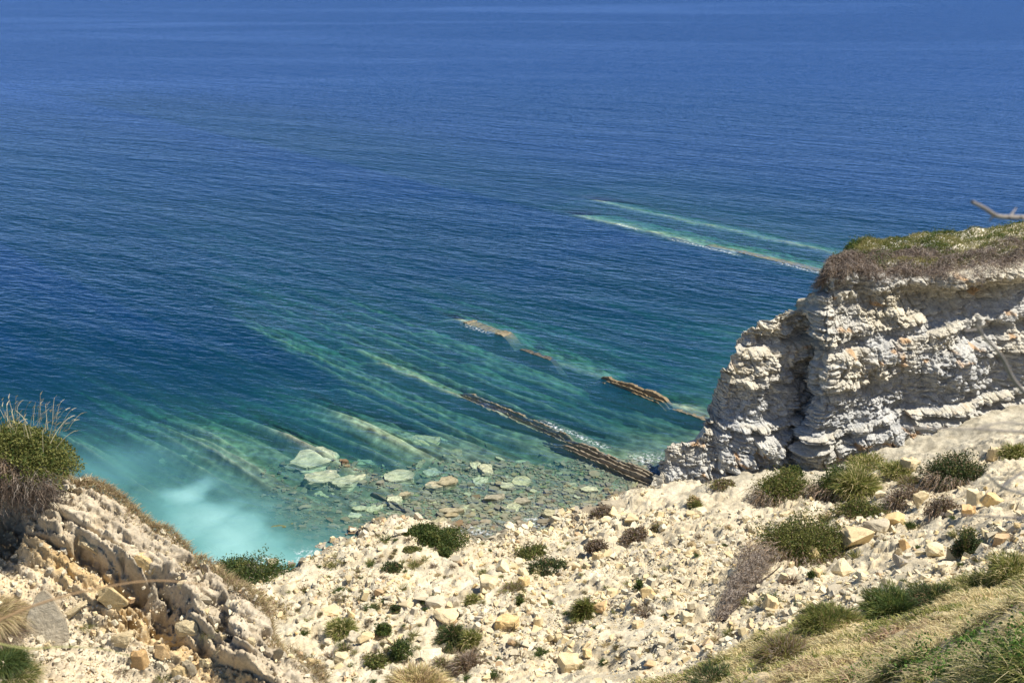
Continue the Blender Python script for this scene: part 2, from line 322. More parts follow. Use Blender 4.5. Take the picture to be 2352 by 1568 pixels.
def bankmask(X, Y, z=None):              # 1 on the grassy bank near the camera
    d = 0*X
    ex = [UD(*p)[0] for p in BE]; ey = [UD(*p)[1] for p in BE]
    o = np.argsort(ex); return ss(-.3, .6, np.interp(X, np.array(ex)[o], np.array(ey)[o])-Y+.7*noise2(X*.6, Y*.6, 5))
def _bp(px, py, z): p = UZ(px, py, z); return (px, py, p[1])
BE = [_bp(1430, 1568, 12.5), _bp(1620, 1500, 15.), _bp(1760, 1440, 15.5), _bp(1900, 1400, 17), _bp(2080, 1345, 16.5), _bp(2352, 1290, 17.3)]
xs2 = np.arange(-24, 52, .12); ys2 = np.concatenate([np.arange(6, 40, .09), np.arange(40, 84, .13)])
X2, Y2 = np.meshgrid(xs2, ys2, indexing='ij'); Z2 = talus(X2, Y2)
def talus_rel(X, Y, Z):
    bm_ = bankmask(X, Y)
    f1, f2, cid = cell2(X*1.1+.3*noise2(X, Y, 3), Y*1.1, 5); g1, g2, gid = cell2(X*3.1, Y*3.1, 9)
    rough = 1-.85*ss(.15, .5, fbm2(X*.12+4, Y*.12, 2, 55)) * 1.0
    clif = ss(8, 2.5, np.abs(Y-np.interp(X, [UD(*p)[0] for p in SCR], [UD(*p)[1] for p in SCR])))*ss(13, 17, X)   # smooth scree strip below the cliff
    rough = rough*(1-.9*clif)*(1-bm_)
    r = .50*fbm2(X*.28, Y*.28, 3, 12)+rough*(.24*facets(X*1.0+.3*noise2(X, Y, 3), Y*1.0, 15)[0]+.15*facets(X*2.6, Y*2.6, 16)[0])+.13*(1-bm_)*(.5+.5*rough)*facets(X*3.6, Y*3.6, 18)[0]+.05*fbm2(X*3.5, Y*3.5, 3, 25)
    return r, rough, bm_, cid, clif
SCR = [(1500, 1125, 72), (1700, 1090, 70), (1850, 1075, 70), (2000, 1030, 69), (2200, 975, 70), (2352, 945, 71)]
rel, rough_, bm_, cid, clif = talus_rel(X2, Y2, Z2)
shore = ss(-1.5, .6, Z2)
Z2 = Z2+rel*(.35+.65*shore)
wet = ss(.5, .05, Z2)[..., None]
col = np.ones(X2.shape+(3,))*(.93+.16*cid[..., None])
yel = np.clip(.45+.9*fbm2(X2*.35, Y2*.35, 3, 71), 0, 1)[..., None]; col = col*(1-yel*np.array([.0, .035, .10]))
gray = clif[..., None]*.75; col = col*(1-gray)+np.array([.80, .83, .88])*gray
bm3 = bm_[..., None]; col = col*(1-bm3)+np.array([1.0, .90, .72])*bm3; col = col*(1-wet)+np.array([.55, .55, .58])*wet
Fq = grid_faces(*X2.shape); zf = Z2.ravel()[Fq].max(1); Fq = Fq[zf > -3.2]
structure(link('rubble_slope', mesh_np('rubble_slope', np.stack([X2, Y2, Z2], -1).reshape(-1, 3), Fq, M_TALUS, col.reshape(-1, 3))))
class Field:                              # sample the finished ground and shoot view rays at it
    def __init__(s, xs, ys, Z): s.xs, s.ys, s.Z = xs, ys, Z
    def z(s, x, y):
        x = np.asarray(x, float); y = np.asarray(y, float)
        i = np.clip(np.searchsorted(s.xs, x)-1, 0, len(s.xs)-2); j = np.clip(np.searchsorted(s.ys, y)-1, 0, len(s.ys)-2)
        u = np.clip((x-s.xs[i])/(s.xs[i+1]-s.xs[i]), 0, 1); v = np.clip((y-s.ys[j])/(s.ys[j+1]-s.ys[j]), 0, 1); Z = s.Z
        return (Z[i, j]*(1-u)+Z[i+1, j]*u)*(1-v)+(Z[i, j+1]*(1-u)+Z[i+1, j+1]*u)*v
    def hit(s, px, py, lo=6., hi=84.):
        r = ray(px, py); D = np.arange(max(lo, s.ys[0]), min(hi, s.ys[-1]), .05); k = D/r[1]; x = r[0]*k; z = H+r[2]*k
        ok = (x > s.xs[0]) & (x < s.xs[-1]); below = ok & (z < s.z(x, D)); i = int(np.argmax(below))
        if not below[i]: return None
        return np.array([x[i], D[i], float(s.z(x[i], D[i]))])
    def nrm(s, x, y, e=.35):
        dx = (s.z(x+e, y)-s.z(x-e, y))/(2*e); dy = (s.z(x, y+e)-s.z(x, y-e))/(2*e); v = Vector((-float(dx), -float(dy), 1)); return v.normalized()
T = Field(xs2, ys2, Z2)

# ------------------------------------------------------------------ near bluff on the left
PA = UD(0, 1568, 10.5); PN = np.array([.35, -.35, .87])      # the face leans towards the viewer and falls to the right
def plz(x, y): return float(PA[2]-(PN[0]*(x-PA[0])+PN[1]*(y-PA[1]))/PN[2])
BP = [tuple(UD(*p)) for p in ((160, 1100, 13.6), (300, 1195, 13.2), (480, 1310, 12.8), (600, 1410, 12.3), (740, 1568, 11.7), (0, 1130, 13.4), (0, 1250, 12.6), (200, 1300, 12.5), (350, 1400, 12.1), (0, 1400, 11.6), (150, 1450, 11.6),
      (500, 1500, 11.8), (400, 1568, 11.3), (0, 1568, 10.4), (200, 1568, 10.9), (560, 1568, 11.5), (100, 1180, 13.1))]
BP += [(x_, y_, plz(x_, y_)) for x_, y_ in ((-9, 15), (-9, 10), (-1.5, 12), (-2, 9), (-5, 16))]
btp = TPS(BP, .05)
EX = [UD(*p)[0] for p in ((0, 1030, 13.5), (160, 1100, 13.6), (300, 1195, 13.2), (480, 1310, 12.8), (600, 1410, 12.3), (740, 1568, 11.7), (860, 1700, 11))]; EY = [13.5, 13.6, 13.2, 12.8, 12.3, 11.7, 11]
def bhit(px, py):
    r_ = ray(px, py); D_ = np.arange(8.5, 16, .01); c_ = r_[None]*(D_/r_[1])[:, None]+[0, 0, H]; return c_[int(np.argmax(c_[:, 2] < btp(c_[:, 0], c_[:, 1])))]
p1, p2 = bhit(120, 1200), bhit(420, 1400); p3 = bhit(150, 1450); b3 = unit_(p2-p1); n3 = unit_(np.cross(b3, p3-p1)); n3 = n3 if n3[2] > 0 else -n3; c3 = np.cross(n3, b3); c3 = c3 if c3[1] > 0 else -c3   # axes in the slope: along the beds, across the beds
xs3 = np.arange(-8.6, -1.2, .016); ys3 = np.arange(8.3, 16, .018)
X3, Y3 = np.meshgrid(xs3, ys3, indexing='ij'); Z3 = btp(X3, Y3); Zb3 = Z3.copy()
de = Y3-np.interp(X3, EX, EY)-.12*noise2(X3*1.5, Y3*0, 5)
q = (X3-p1[0])*c3[0]+(Y3-p1[1])*c3[1]+(Z3-p1[2])*c3[2]; L = (X3-p1[0])*b3[0]+(Y3-p1[1])*b3[1]+(Z3-p1[2])*b3[2]; q0 = 0
qq = q-q0+.12*noise2(L*.5, q*.5, 3)       # across the beds; positive is towards the ridge
upper = ss(-.9, -.2, qq)*(1-ss(-.7, -.2, de))
bi = np.floor(qq/.34+.3*noise2(L*.2, q*0, 8)); fr_ = qq/.34+.3*noise2(L*.2, q*0, 8)-bi
hard = (rnd1(bi, 3) > .45).astype(float)
blk = np.floor(L/.75+7*rnd1(bi, 5)+.2*noise2(q*2, L, 2)); bv = rnd1(blk*31+bi*7, 2); bl = L/.75+7*rnd1(bi, 5)-blk
edgeb = np.minimum(ss(0, .12, fr_)*ss(1, .93, fr_), 1)
pits = ss(.35, .6, fbm2(X3*1.6, Y3*1.6, 3, 44)+.25*ss(-5.6, -4.6, X3))*ss(-1.4, .2, qq)*(1-ss(-.6, -.2, de))
Z3 = Z3+upper*(.16*1.6*hard*edgeb*(.3+.7*bv)-.14*(1-hard)+.05*fbm2(L*1.2, q*7, 3, 6))-pits*.22+.42*ss(-1.0, -.45, de)*(1-ss(-.1, .2, de))*ss(-6.9, -6.3, X3)
Z3 = Z3+.10*fbm2(L*.9, q*.9, 3, 14)+.03*fbm2(L*5, q*5, 4, 15)
w3 = (X3-p1[0])*n3[0]+(Y3-p1[1])*n3[1]+(Zb3-p1[2])*n3[2]; f1, f2, ci3 = cell2(L*5, q*5, 4); Z3 = Z3+.12*cell3((L*1.7, q*3.4, w3*1.7), 31)*(.3+.7*upper)+.075*cell3((L*5, q*8, w3*5), 33)*(.5+.5*upper)+.04*cell3((L*12, q*14, w3*14), 35)
for hx, hy, ra, dp, ti in ((345, 1395, .40, .85, .5), (385, 1430, .28, .6, .5), (270, 1418, .22, .6, .0), (330, 1330, .20, .35, .6), (395, 1345, .15, .35, .6), (205, 1292, .16, .35, .7), (258, 1322, .20, .4, .7), (300, 1345, .2, .4, .7), (150, 1150, .30, .25, .0), (500, 1412, .2, .35, .6), (425, 1318, .16, .3, .6), (10, 1215, .35, .7, .0), (655, 1490, .2, .5, .7)):
    hc = bhit(hx, hy)
    lx = L-float((hc-p1)@b3); ly = q-float((hc-p1)@c3); rr_ = np.hypot(lx/(1+ti), ly)+.10*noise2(L*4, q*4, 91)+.05*noise2(L*11, q*11, 92); Z3 = Z3-dp*.45*ss(ra*1.05, ra*.6, rr_)
crum = ss(.25, .5, qq)*(1-ss(1.2, 1.6, qq))*(1-ss(-.5, -.1, de)); Z3 = Z3+crum*(.16*fbm2(X3*3.2, Y3*3.2, 3, 95)-.14*ss(.2, .5, noise2(L*2.5, q*6, 96)))
Z3 = Z3+.07*fbm2(L*1.5, q*9, 4, 97, .6)*ss(-1.2, -.5, qq)
Z3 = Z3-.12-np.maximum(de, 0)*2.4
col = np.ones(X3.shape+(3,)); or_ = (np.exp(-((qq+.42)/.2)**2)*.8+np.exp(-((qq-.95)/.22)**2)*.6+.35*ss(.2, .6, fbm2(X3*.8, Y3*.8, 3, 33)))[..., None]; or_ = np.clip(or_, 0, 1)
gr = np.clip(upper*(1-hard)*.7+ss(-1.1, -.6, de)*.45, 0, 1)[..., None]
col = col*(1-or_)+np.array([1.04, .88, .60])*or_; col = col*(1-gr)+np.array([.62, .63, .68])*gr
col = col*(.9+.2*ci3[..., None])
gx, gy = np.gradient(Zb3, xs3, ys3); nz_ = 1/np.sqrt(1+gx**2+gy**2); dd3 = Z3-Zb3+np.maximum(de, 0)*2.4; ed3 = np.maximum(de, 0)*2.4   # push the relief out along the slope's own normal
PX, PY, PZ = X3-gx*nz_*dd3, Y3-gy*nz_*dd3, Zb3+nz_*dd3-ed3
structure(link('rocky_bluff', mesh_np('rocky_bluff', np.stack([PX, PY, PZ], -1).reshape(-1, 3), grid_faces(*X3.shape), M_BLUFF, col.reshape(-1, 3))))
B = Field(xs3, ys3, Zb3+dd3/nz_*.9-ed3)

# ------------------------------------------------------------------ the cliff on the right
# rows: u, base pixel + distance, top pixel + distance
CL = [(0, 1478, 1146, 71.3, 1484, 1128, 72.0), (.05, 1505, 1138, 71.8, 1520, 1078, 73), (.10, 1530, 1135, 71.6, 1530, 1022, 74.5), (.17, 1570, 1128, 71.4, 1592, 1000, 75.5), (.25, 1620, 1122, 71, 1642, 928, 77), (.32, 1670, 1112, 70.6, 1655, 850, 78),
      (.38, 1720, 1104, 70.4, 1695, 790, 79), (.44, 1765, 1098, 70.4, 1735, 738, 80), (.50, 1800, 1092, 71, 1800, 714, 80.5), (.555, 1822, 1086, 73, 1862, 712, 81), (.575, 1832, 1082, 74, 1868, 700, 81), (.60, 1842, 1098, 70, 1886, 668, 80), (.64, 1880, 1098, 69.3, 1902, 625, 79.6), (.70, 1960, 1062, 69.5, 1925, 614, 79.8),
      (.78, 2080, 1020, 70, 2010, 628, 79.6), (.88, 2210, 975, 70.5, 2160, 628, 79.5), (1, 2420, 925, 71.5, 2420, 588, 80), (1.1, 2600, 900, 72, 2620, 570, 81)]
CLa = np.array(CL); cu = CLa[:, 0]
Bp = np.array([UD(*r[1:4]) for r in CL]); Tp = np.array([UD(*r[4:7]) for r in CL]); Tp = np.array([UD(r[4], r[5], r[3]+.6+(r[6]-r[3])*.58) for r in CL]); Bp[:, 2] -= 1.0
nU, nV, nB = 1150, 620, 110
U_ = np.linspace(0, 1.1, nU); Vv = np.concatenate([np.linspace(0, 1, nV), 1+np.linspace(0, 1, nB+1)[1:]])
b_ = np.stack([np.interp(U_, cu, Bp[:, k]) for k in range(3)], -1); tp_ = np.stack([np.interp(U_, cu, Tp[:, k]) for k in range(3)], -1)
vf = np.clip(Vv, 0, 1)[None, :, None]; vb = np.clip(Vv-1, 0, 1)[None, :, None]
Pc = b_[:, None]*(1-vf)+tp_[:, None]*vf
hgt = (tp_-b_)[:, None, 2:3]
belly = np.sin(vf[..., 0]*math.pi)*(.10*hgt[..., 0]); Pc[..., 1] -= belly*.5
# a long smooth plan direction for pushing blocks out
tan = np.gradient(b_*.5+tp_*.5, axis=0); kk = np.ones(41)/41
tan = np.stack([np.convolve(np.pad(tan[:, k], 20, mode='edge'), kk, 'valid') for k in range(3)], -1); tan[:, 2] = 0
nr = np.stack([tan[:, 1], -tan[:, 0], 0*tan[:, 0]], -1); nr /= np.linalg.norm(nr, axis=1)[:, None]+1e-9
al = np.cumsum(np.hypot(*np.gradient(b_*.45+tp_*.55, axis=0)[:, :2].T))[:, None]+0*vf[..., 0]
x, y, z = Pc[..., 0], Pc[..., 1], Pc[..., 2]
dip = np.where(U_[:, None] > .58, .20, .06); h = z-(x-24)*dip+.35*fbm2(al*.12, z*.15, 3, 3)+.12*noise2(al*.8, z*.8, 4)
big = 1.15*fbm2(al*.16, z*.22, 2, 41)+.55*fbm2(al*.45, z*.5, 2, 45)
def beds(h, al, seed, th0, blk0):
    # warped bed thickness: monotone map of h
    hh = h/th0+.55*np.sin(h*1.9+seed)+.35*np.sin(h*3.7+seed*2)*.5
    i = np.floor(hh); f = hh-i; hd = rnd1(i, seed)
    wd = blk0*(.6+1.2*rnd1(i, seed+3)); aa = al/wd+11*rnd1(i, seed+5)+.25*noise2(al*1.3, h*1.3, seed); j = np.floor(aa); g = aa-j
    bv = rnd1(j*57+i*13, seed+1); ro = np.minimum(ss(0, .09, g), ss(1, .91, g)); rv = np.minimum(ss(0, .10, f), .55+.45*ss(1, .72, f))*ss(1, .97, f)
    return i, hd, bv, ro, rv
i1, hd1, bv1, ro1, rv1 = beds(h, al, 2, .78, 1.15); i2, hd2, bv2, ro2, rv2 = beds(h+.1*noise2(al*.5, z, 3), al, 6, .27, .42)
soft1 = (hd1 < .42)
msk = ss(-.5, .3, fbm2(al*.22+3, z*.3, 2, 51))          # stretches where beds are smothered by marl wash
low = ss(.5, .15, Vv)[None]*ss(.66, .56, U_)[:, None]
pro = np.where(soft1, -.42+.12*bv2, .12+.95*bv1*ro1*rv1)*(.45+.65*msk)+(.42*(bv2-.35)*ro2*rv2+.06)*(.65+.45*msk)
FC = .28*facets(al*.75+.2*noise2(al, h, 4), h*1.5, 3, .9)[0]+.22*facets(al*1.8, h*4.2, 5, .9)[0]+.09*facets(al*5.5, h*8.5, 7, .9)[0]
pro = pro+low*(.45*np.abs(noise2(al*1.7, z*2.2, 61))+.2*noise2(al*4, z*5, 63))
pro = pro+.07*fbm2(al*2.5, z*3.6, 4, 66, .55)+FC
over = np.exp(-((Vv-.965)/.05)**2)[None]*.95*ss(.60, .68, U_)[:, None]-np.exp(-((Vv-.82)/.09)**2)[None]*2.0*ss(.66, .76, U_)[:, None]*(.6+.7*noise2(al*.25, z*0, 71))
over = over-np.exp(-((Vv-.60)/.05)**2)[None]*1.3*ss(.84, .9, U_)[:, None]
fade = (ss(0, .04, U_)[:, None])*(1-ss(.0, .05, Vv-1))[None]*(.3+.7*ss(0, .04, Vv))[None]
dsp = (big*.8+pro*1.0+over)*fade
Pc = Pc+nr[:, None]*dsp[..., None]
# the ground behind the edge: turf plateau on the right, the back of the nose on the left
back = np.array([.5, .86, 0.]); back /= np.linalg.norm(back)
drop = np.where(U_ < .58, 1.15, -.02)[:, None]; bl_ = vb[..., 0]*np.where(U_ < .58, 9, 3.5+7.5*ss(.62, .85, U_))[:, None]
Pc[..., 0] += bl_*back[0]; Pc[..., 1] += bl_*back[1]; Pc[..., 2] -= bl_*drop
Pc[..., 2] += (vb[..., 0] > 0)*(U_[:, None] > .58)*(.35*fbm2(al*.4, bl_*.5, 3, 81)+.5*ss(0, .15, vb[..., 0]))
hardv = np.where(soft1, .12, .55+.45*bv1)*(.25+.75*msk); hardv = hardv*(.6+.4*(hd2 > .35))*(1-.65*low)
hardv = hardv+.35*ss(.55, .9, Vv)[None]
stain = ss(.35, .75, fbm2(al*.9, z*1.4, 2, 91))*(~soft1)*(bv1 > .6)*.75*(1-ss(.0, .05, Vv-1))[None]
NVt = len(Vv)
structure(link('rock_cliff', mesh_np('rock_cliff', Pc.reshape(-1, 3), grid_faces(nU, NVt), M_CLIFF, attrs={'hard': np.clip(hardv, 0, 1), 'stain': stain})))
topline = Pc[:, nV-1]
# ------------------------------------------------------------------ stones
def rock_bm(seed, n=15, box=.75, sub=1, rough=.03):
    r = np.random.default_rng(seed); bm = bmesh.new()
    p = r.normal(size=(n, 3)); p /= np.abs(p).max(1)[:, None]**box*np.linalg.norm(p, axis=1)[:, None]**(1-box); p *= .5*r.uniform(.82, 1.0, (n, 1))
    for q in p: bm.verts.new(q)
    g = bmesh.ops.convex_hull(bm, input=bm.verts[:]); bmesh.ops.delete(bm, geom=[v for v in g['geom_interior'] if isinstance(v, bmesh.types.BMVert)], context='VERTS')
    for v in [v for v in bm.verts if not v.link_faces]: bm.verts.remove(v)
    if sub:
        bmesh.ops.bevel(bm, geom=bm.edges[:], offset=.022, segments=1, affect='EDGES', clamp_overlap=True)
        bmesh.ops.triangulate(bm, faces=bm.faces[:]); bmesh.ops.subdivide_edges(bm, edges=[e for e in bm.edges if e.calc_length() > .12], cuts=sub, use_grid_fill=True)
        bmesh.ops.triangulate(bm, faces=bm.faces[:])
        co = np.array([v.co[:] for v in bm.verts]); d = fb3(co[:, 0]*3+seed, co[:, 1]*3, co[:, 2]*3, 3, seed)*rough
        lay = rough*.8*np.abs(noise2(co[:, 2]*9+seed, co[:, 0]*.5, seed))
        for v, a, b in zip(bm.verts, d, lay): v.co += v.co.normalized()*(a-b)
    return bm
def rock_me(seed, mat, name='boulder', **k):
    bm = rock_bm(seed, **k); me = bpy.data.meshes.new(name); bm.to_mesh(me); bm.free(); me.materials.append(mat); return me
def prism_bm(seed, nv=7, sub=1, rough=.02, hex_=0):
    r = np.random.default_rng(seed); bm = bmesh.new(); a = np.sort((np.arange(nv)+r.uniform(-.35, .35, nv))/nv*2*math.pi); q = r.uniform(.40, .56, nv); A_, B_ = [], []; k = r.uniform(.80, .98, nv); tx, ty = r.uniform(-.25, .25, 2)
    for i in range(nv):
        x_, y_ = q[i]*math.cos(a[i]), q[i]*math.sin(a[i]); A_.append(bm.verts.new((x_*k[i], y_*k[i], .5+tx*x_+ty*y_))); B_.append(bm.verts.new((x_, y_, -.5)))
    bm.faces.new(A_); bm.faces.new(B_[::-1])
    for i in range(nv): bm.faces.new((B_[i], B_[(i+1) % nv], A_[(i+1) % nv], A_[i]))
    bmesh.ops.recalc_face_normals(bm, faces=bm.faces[:])
    if sub:
        bmesh.ops.bevel(bm, geom=bm.edges[:], offset=.03, segments=2, affect='EDGES', clamp_overlap=True); bmesh.ops.triangulate(bm, faces=bm.faces[:]); bmesh.ops.subdivide_edges(bm, edges=[e for e in bm.edges if e.calc_length() > .15], cuts=2); bmesh.ops.triangulate(bm, faces=bm.faces[:])
        co = np.array([v.co[:] for v in bm.verts]); d = fbm2(co[:, 0]*4+seed, co[:, 1]*4+co[:, 2], 3, seed)*rough*.6; e_ = np.round((co[:, 0]*math.cos(seed)+co[:, 1]*math.sin(seed))*3+noise2(co[:, 0]*3, co[:, 1]*3, seed))*.06
        for v, c_, dd, ee in zip(bm.verts, co, d, e_):
            v.co.x += dd*c_[0]*2; v.co.y += dd*c_[1]*2; v.co.z += (dd*3+ee) if c_[2] > 0 else 0
    return bm
def prism_me(seed, mat, name='slab', **k):
    bm = prism_bm(seed, **k); me = bpy.data.meshes.new(name); bm.to_mesh(me); bm.free(); me.materials.append(mat); return me
BLOCK = [rock_me(100+i, M_ROCK, n=int(12+i % 5*2), box=.9 if i % 3 else .55, sub=2, rough=.05) for i in range(16)]
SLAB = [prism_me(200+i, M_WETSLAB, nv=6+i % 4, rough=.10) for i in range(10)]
DRYSLAB = [prism_me(230+i, M_ROCK, nv=5+i % 3, rough=.08) for i in range(6)]
BLOCK = BLOCK[:10]+[prism_me(260+i, M_ROCK, 'boulder', nv=5+i % 3, rough=.12) for i in range(6)]
lowt = []
for i in range(10):
    bm = rock_bm(300+i, n=9, box=.95, sub=0) if i % 2 else prism_bm(300+i, nv=5+i % 3, sub=0); bmesh.ops.triangulate(bm, faces=bm.faces[:]); bm.verts.index_update()
    lowt.append((np.array([v.co[:] for v in bm.verts]), np.array([[v.index for v in f.verts] for f in bm.faces]))); bm.free()
def rotmats(n, r, tilt=1.):
    a = r.uniform(0, 2*math.pi, n); b = r.normal(0, .35*tilt, n); c = r.normal(0, .35*tilt, n)
    ca, sa, cb_, sb, cc, sc = np.cos(a), np.sin(a), np.cos(b), np.sin(b), np.cos(c), np.sin(c); o = np.zeros(n); e = np.ones(n)
    Rz = np.stack([ca, -sa, o, sa, ca, o, o, o, e], -1).reshape(n, 3, 3); Rx = np.stack([e, o, o, o, cb_, -sb, o, sb, cb_], -1).reshape(n, 3, 3); Ry = np.stack([cc, o, sc, o, e, o, -sc, o, cc], -1).reshape(n, 3, 3)
    return Rx @ Ry @ Rz
def scatter_stones(name, pos, size, flat, mat, cols, r, tilt=1., embed=.15):
    n = len(pos); M = rotmats(n, r, tilt); k = r.integers(0, len(lowt), n); dims = np.stack([size*r.uniform(.8, 1.4, n), size*r.uniform(.6, 1.1, n), size*flat*r.uniform(.7, 1.2, n)], -1)
    Vs, Fs, Cs, off = [], [], [], 0
    for t in range(len(lowt)):
        s = k == t; v, f = lowt[t]
        if not s.any(): continue
        w_ = np.einsum('nij,nvj->nvi', M[s], v[None]*dims[s][:, None])+pos[s][:, None]; w_[..., 2] += (size[s]*flat*(.5-embed))[:, None]
        m_ = s.sum(); Vs.append(w_.reshape(-1, 3)); Fs.append((f[None]+(np.arange(m_)*len(v))[:, None, None]).reshape(-1, 3)+off); off += m_*len(v); Cs.append(np.repeat(cols[s], len(v), 0))
    return link(name, mesh_np(name, np.concatenate(Vs), np.concatenate(Fs), mat, np.concatenate(Cs), smooth=False))
def stonecols(n, r, yellow=.3):
    c = np.ones((n, 3))*r.uniform(.86, 1.14, n)[:, None]; k = r.random(n)
    c[k < yellow] *= np.array([1.04, .96, .78]); c[(k > .82)] *= np.array([.86, .86, .9]); c[(k > .96)] *= np.array([1.0, .80, .62]); return c
def visible_pts(n, fld, poly_px, r, lo=6, hi=84):
    # random points of the ground inside a stretch of the view
    out = []
    x0, y0, x1, y1 = poly_px
    return out
r = np.random.default_rng(11)
# loose rubble over the whole slope
n = 230000; x = r.uniform(-20, 44, n); y = r.uniform(18, 76, n); z = T.z(x, y)
den = np.clip(.42+1.1*fbm2(x*.13, y*.13, 3, 91)+.5*fbm2(x*.7, y*.7, 2, 93), .06, 1); den *= 1-ss(.0, .35, bankmask(x, y)); sc_ = ss(7, 3, np.abs(y-np.interp(x, [UD(*p)[0] for p in SCR], [UD(*p)[1] for p in SCR])))*ss(13, 17, x); den *= 1-.75*sc_
inview = (np.abs(x) < .52*y+3) & (z > .05) & (z < H-.60*y+1.5)
k = inview & (r.random(n) < den); x, y, z = x[k], y[k], z[k]
sz = np.clip(.050*(r.pareto(2.0, len(x))+1)*(.7+.5*y/60), .04, .55)*(.75+.5*np.clip(.5+fbm2(x*.2, y*.2, 2, 17), 0, 1.2))
tag(scatter_stones('rubble', np.stack([x, y, z], -1), sz, .7, M_RUBBLE, stonecols(len(x), r), r, embed=.28), 'loose cream and white limestone rubble spread over the landslip slope', 'rubble', kind='stuff')
# stony beach and shallow bottom: flat stones
n = 16000; pxs = r.uniform(600, 1500, n); pys = r.uniform(1050, 1330, n)
p = np.array([UZ(a, b, -.15) for a, b in zip(pxs, pys)]); zb = seabed(p[:, 0], p[:, 1]); zt = T.z(p[:, 0], p[:, 1]); zz = np.maximum(zb, zt)
e = (pxs > 850+ (1210-pys)*1.2) | (r.random(n) < .25); k = (zz < .35) & e; p[:, 2] = zz; p = p[k]
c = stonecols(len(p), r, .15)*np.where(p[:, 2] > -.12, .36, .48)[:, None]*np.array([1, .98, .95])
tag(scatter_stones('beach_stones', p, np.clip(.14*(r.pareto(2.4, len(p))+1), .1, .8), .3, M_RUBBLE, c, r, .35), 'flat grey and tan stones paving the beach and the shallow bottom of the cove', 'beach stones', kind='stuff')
# crumbs on the bluff
n = 60000; x = r.uniform(-7.5, -1.9, n); y = r.uniform(8.7, 14.2, n); z = B.z(x, y); de_ = y-np.interp(x, EX, EY)
qb = (x-p1[0])*c3[0]+(y-p1[1])*c3[1]+(z-p1[2])*c3[2]; k = (de_ < -.05) & (r.random(n) < np.where(qb < -.6, .55, .26)); x, y, z = x[k], y[k], z[k]
sz = np.clip(.011*(r.pareto(2.0, len(x))+1), .008, .10)
tag(scatter_stones('stone_crumbs', np.stack([x, y, z], -1), sz, .7, M_RUBBLE, stonecols(len(x), r, .2)*.96, r), 'small pale stone crumbs strewn over the rocky bluff at the left', 'stone crumbs', kind='stuff')

def put(me, name, p, dims, rz=0, tilt=(0, 0), nrm=None, color=(1, 1, 1)):
    o = link(name, me); q = Vector((0, 0, 1)).rotation_difference(Vector(nrm)) if nrm is not None else Matrix.Identity(3).to_quaternion()
    o.rotation_mode = 'QUATERNION'; o.rotation_quaternion = q @ (Matrix.Rotation(rz, 3, 'Z') @ Matrix.Rotation(tilt[0], 3, 'X') @ Matrix.Rotation(tilt[1], 3, 'Y')).to_quaternion()
    o.location = p; o.scale = dims; o.color = (*color, 1); return o
CREAM, YEL, WHI, GRY, ORA, DRK = (1.05, 1.03, .96), (1.12, 1.02, .80), (1.2, 1.2, 1.16), (.74, .73, .74), (1.08, .88, .66), (.55, .52, .47)
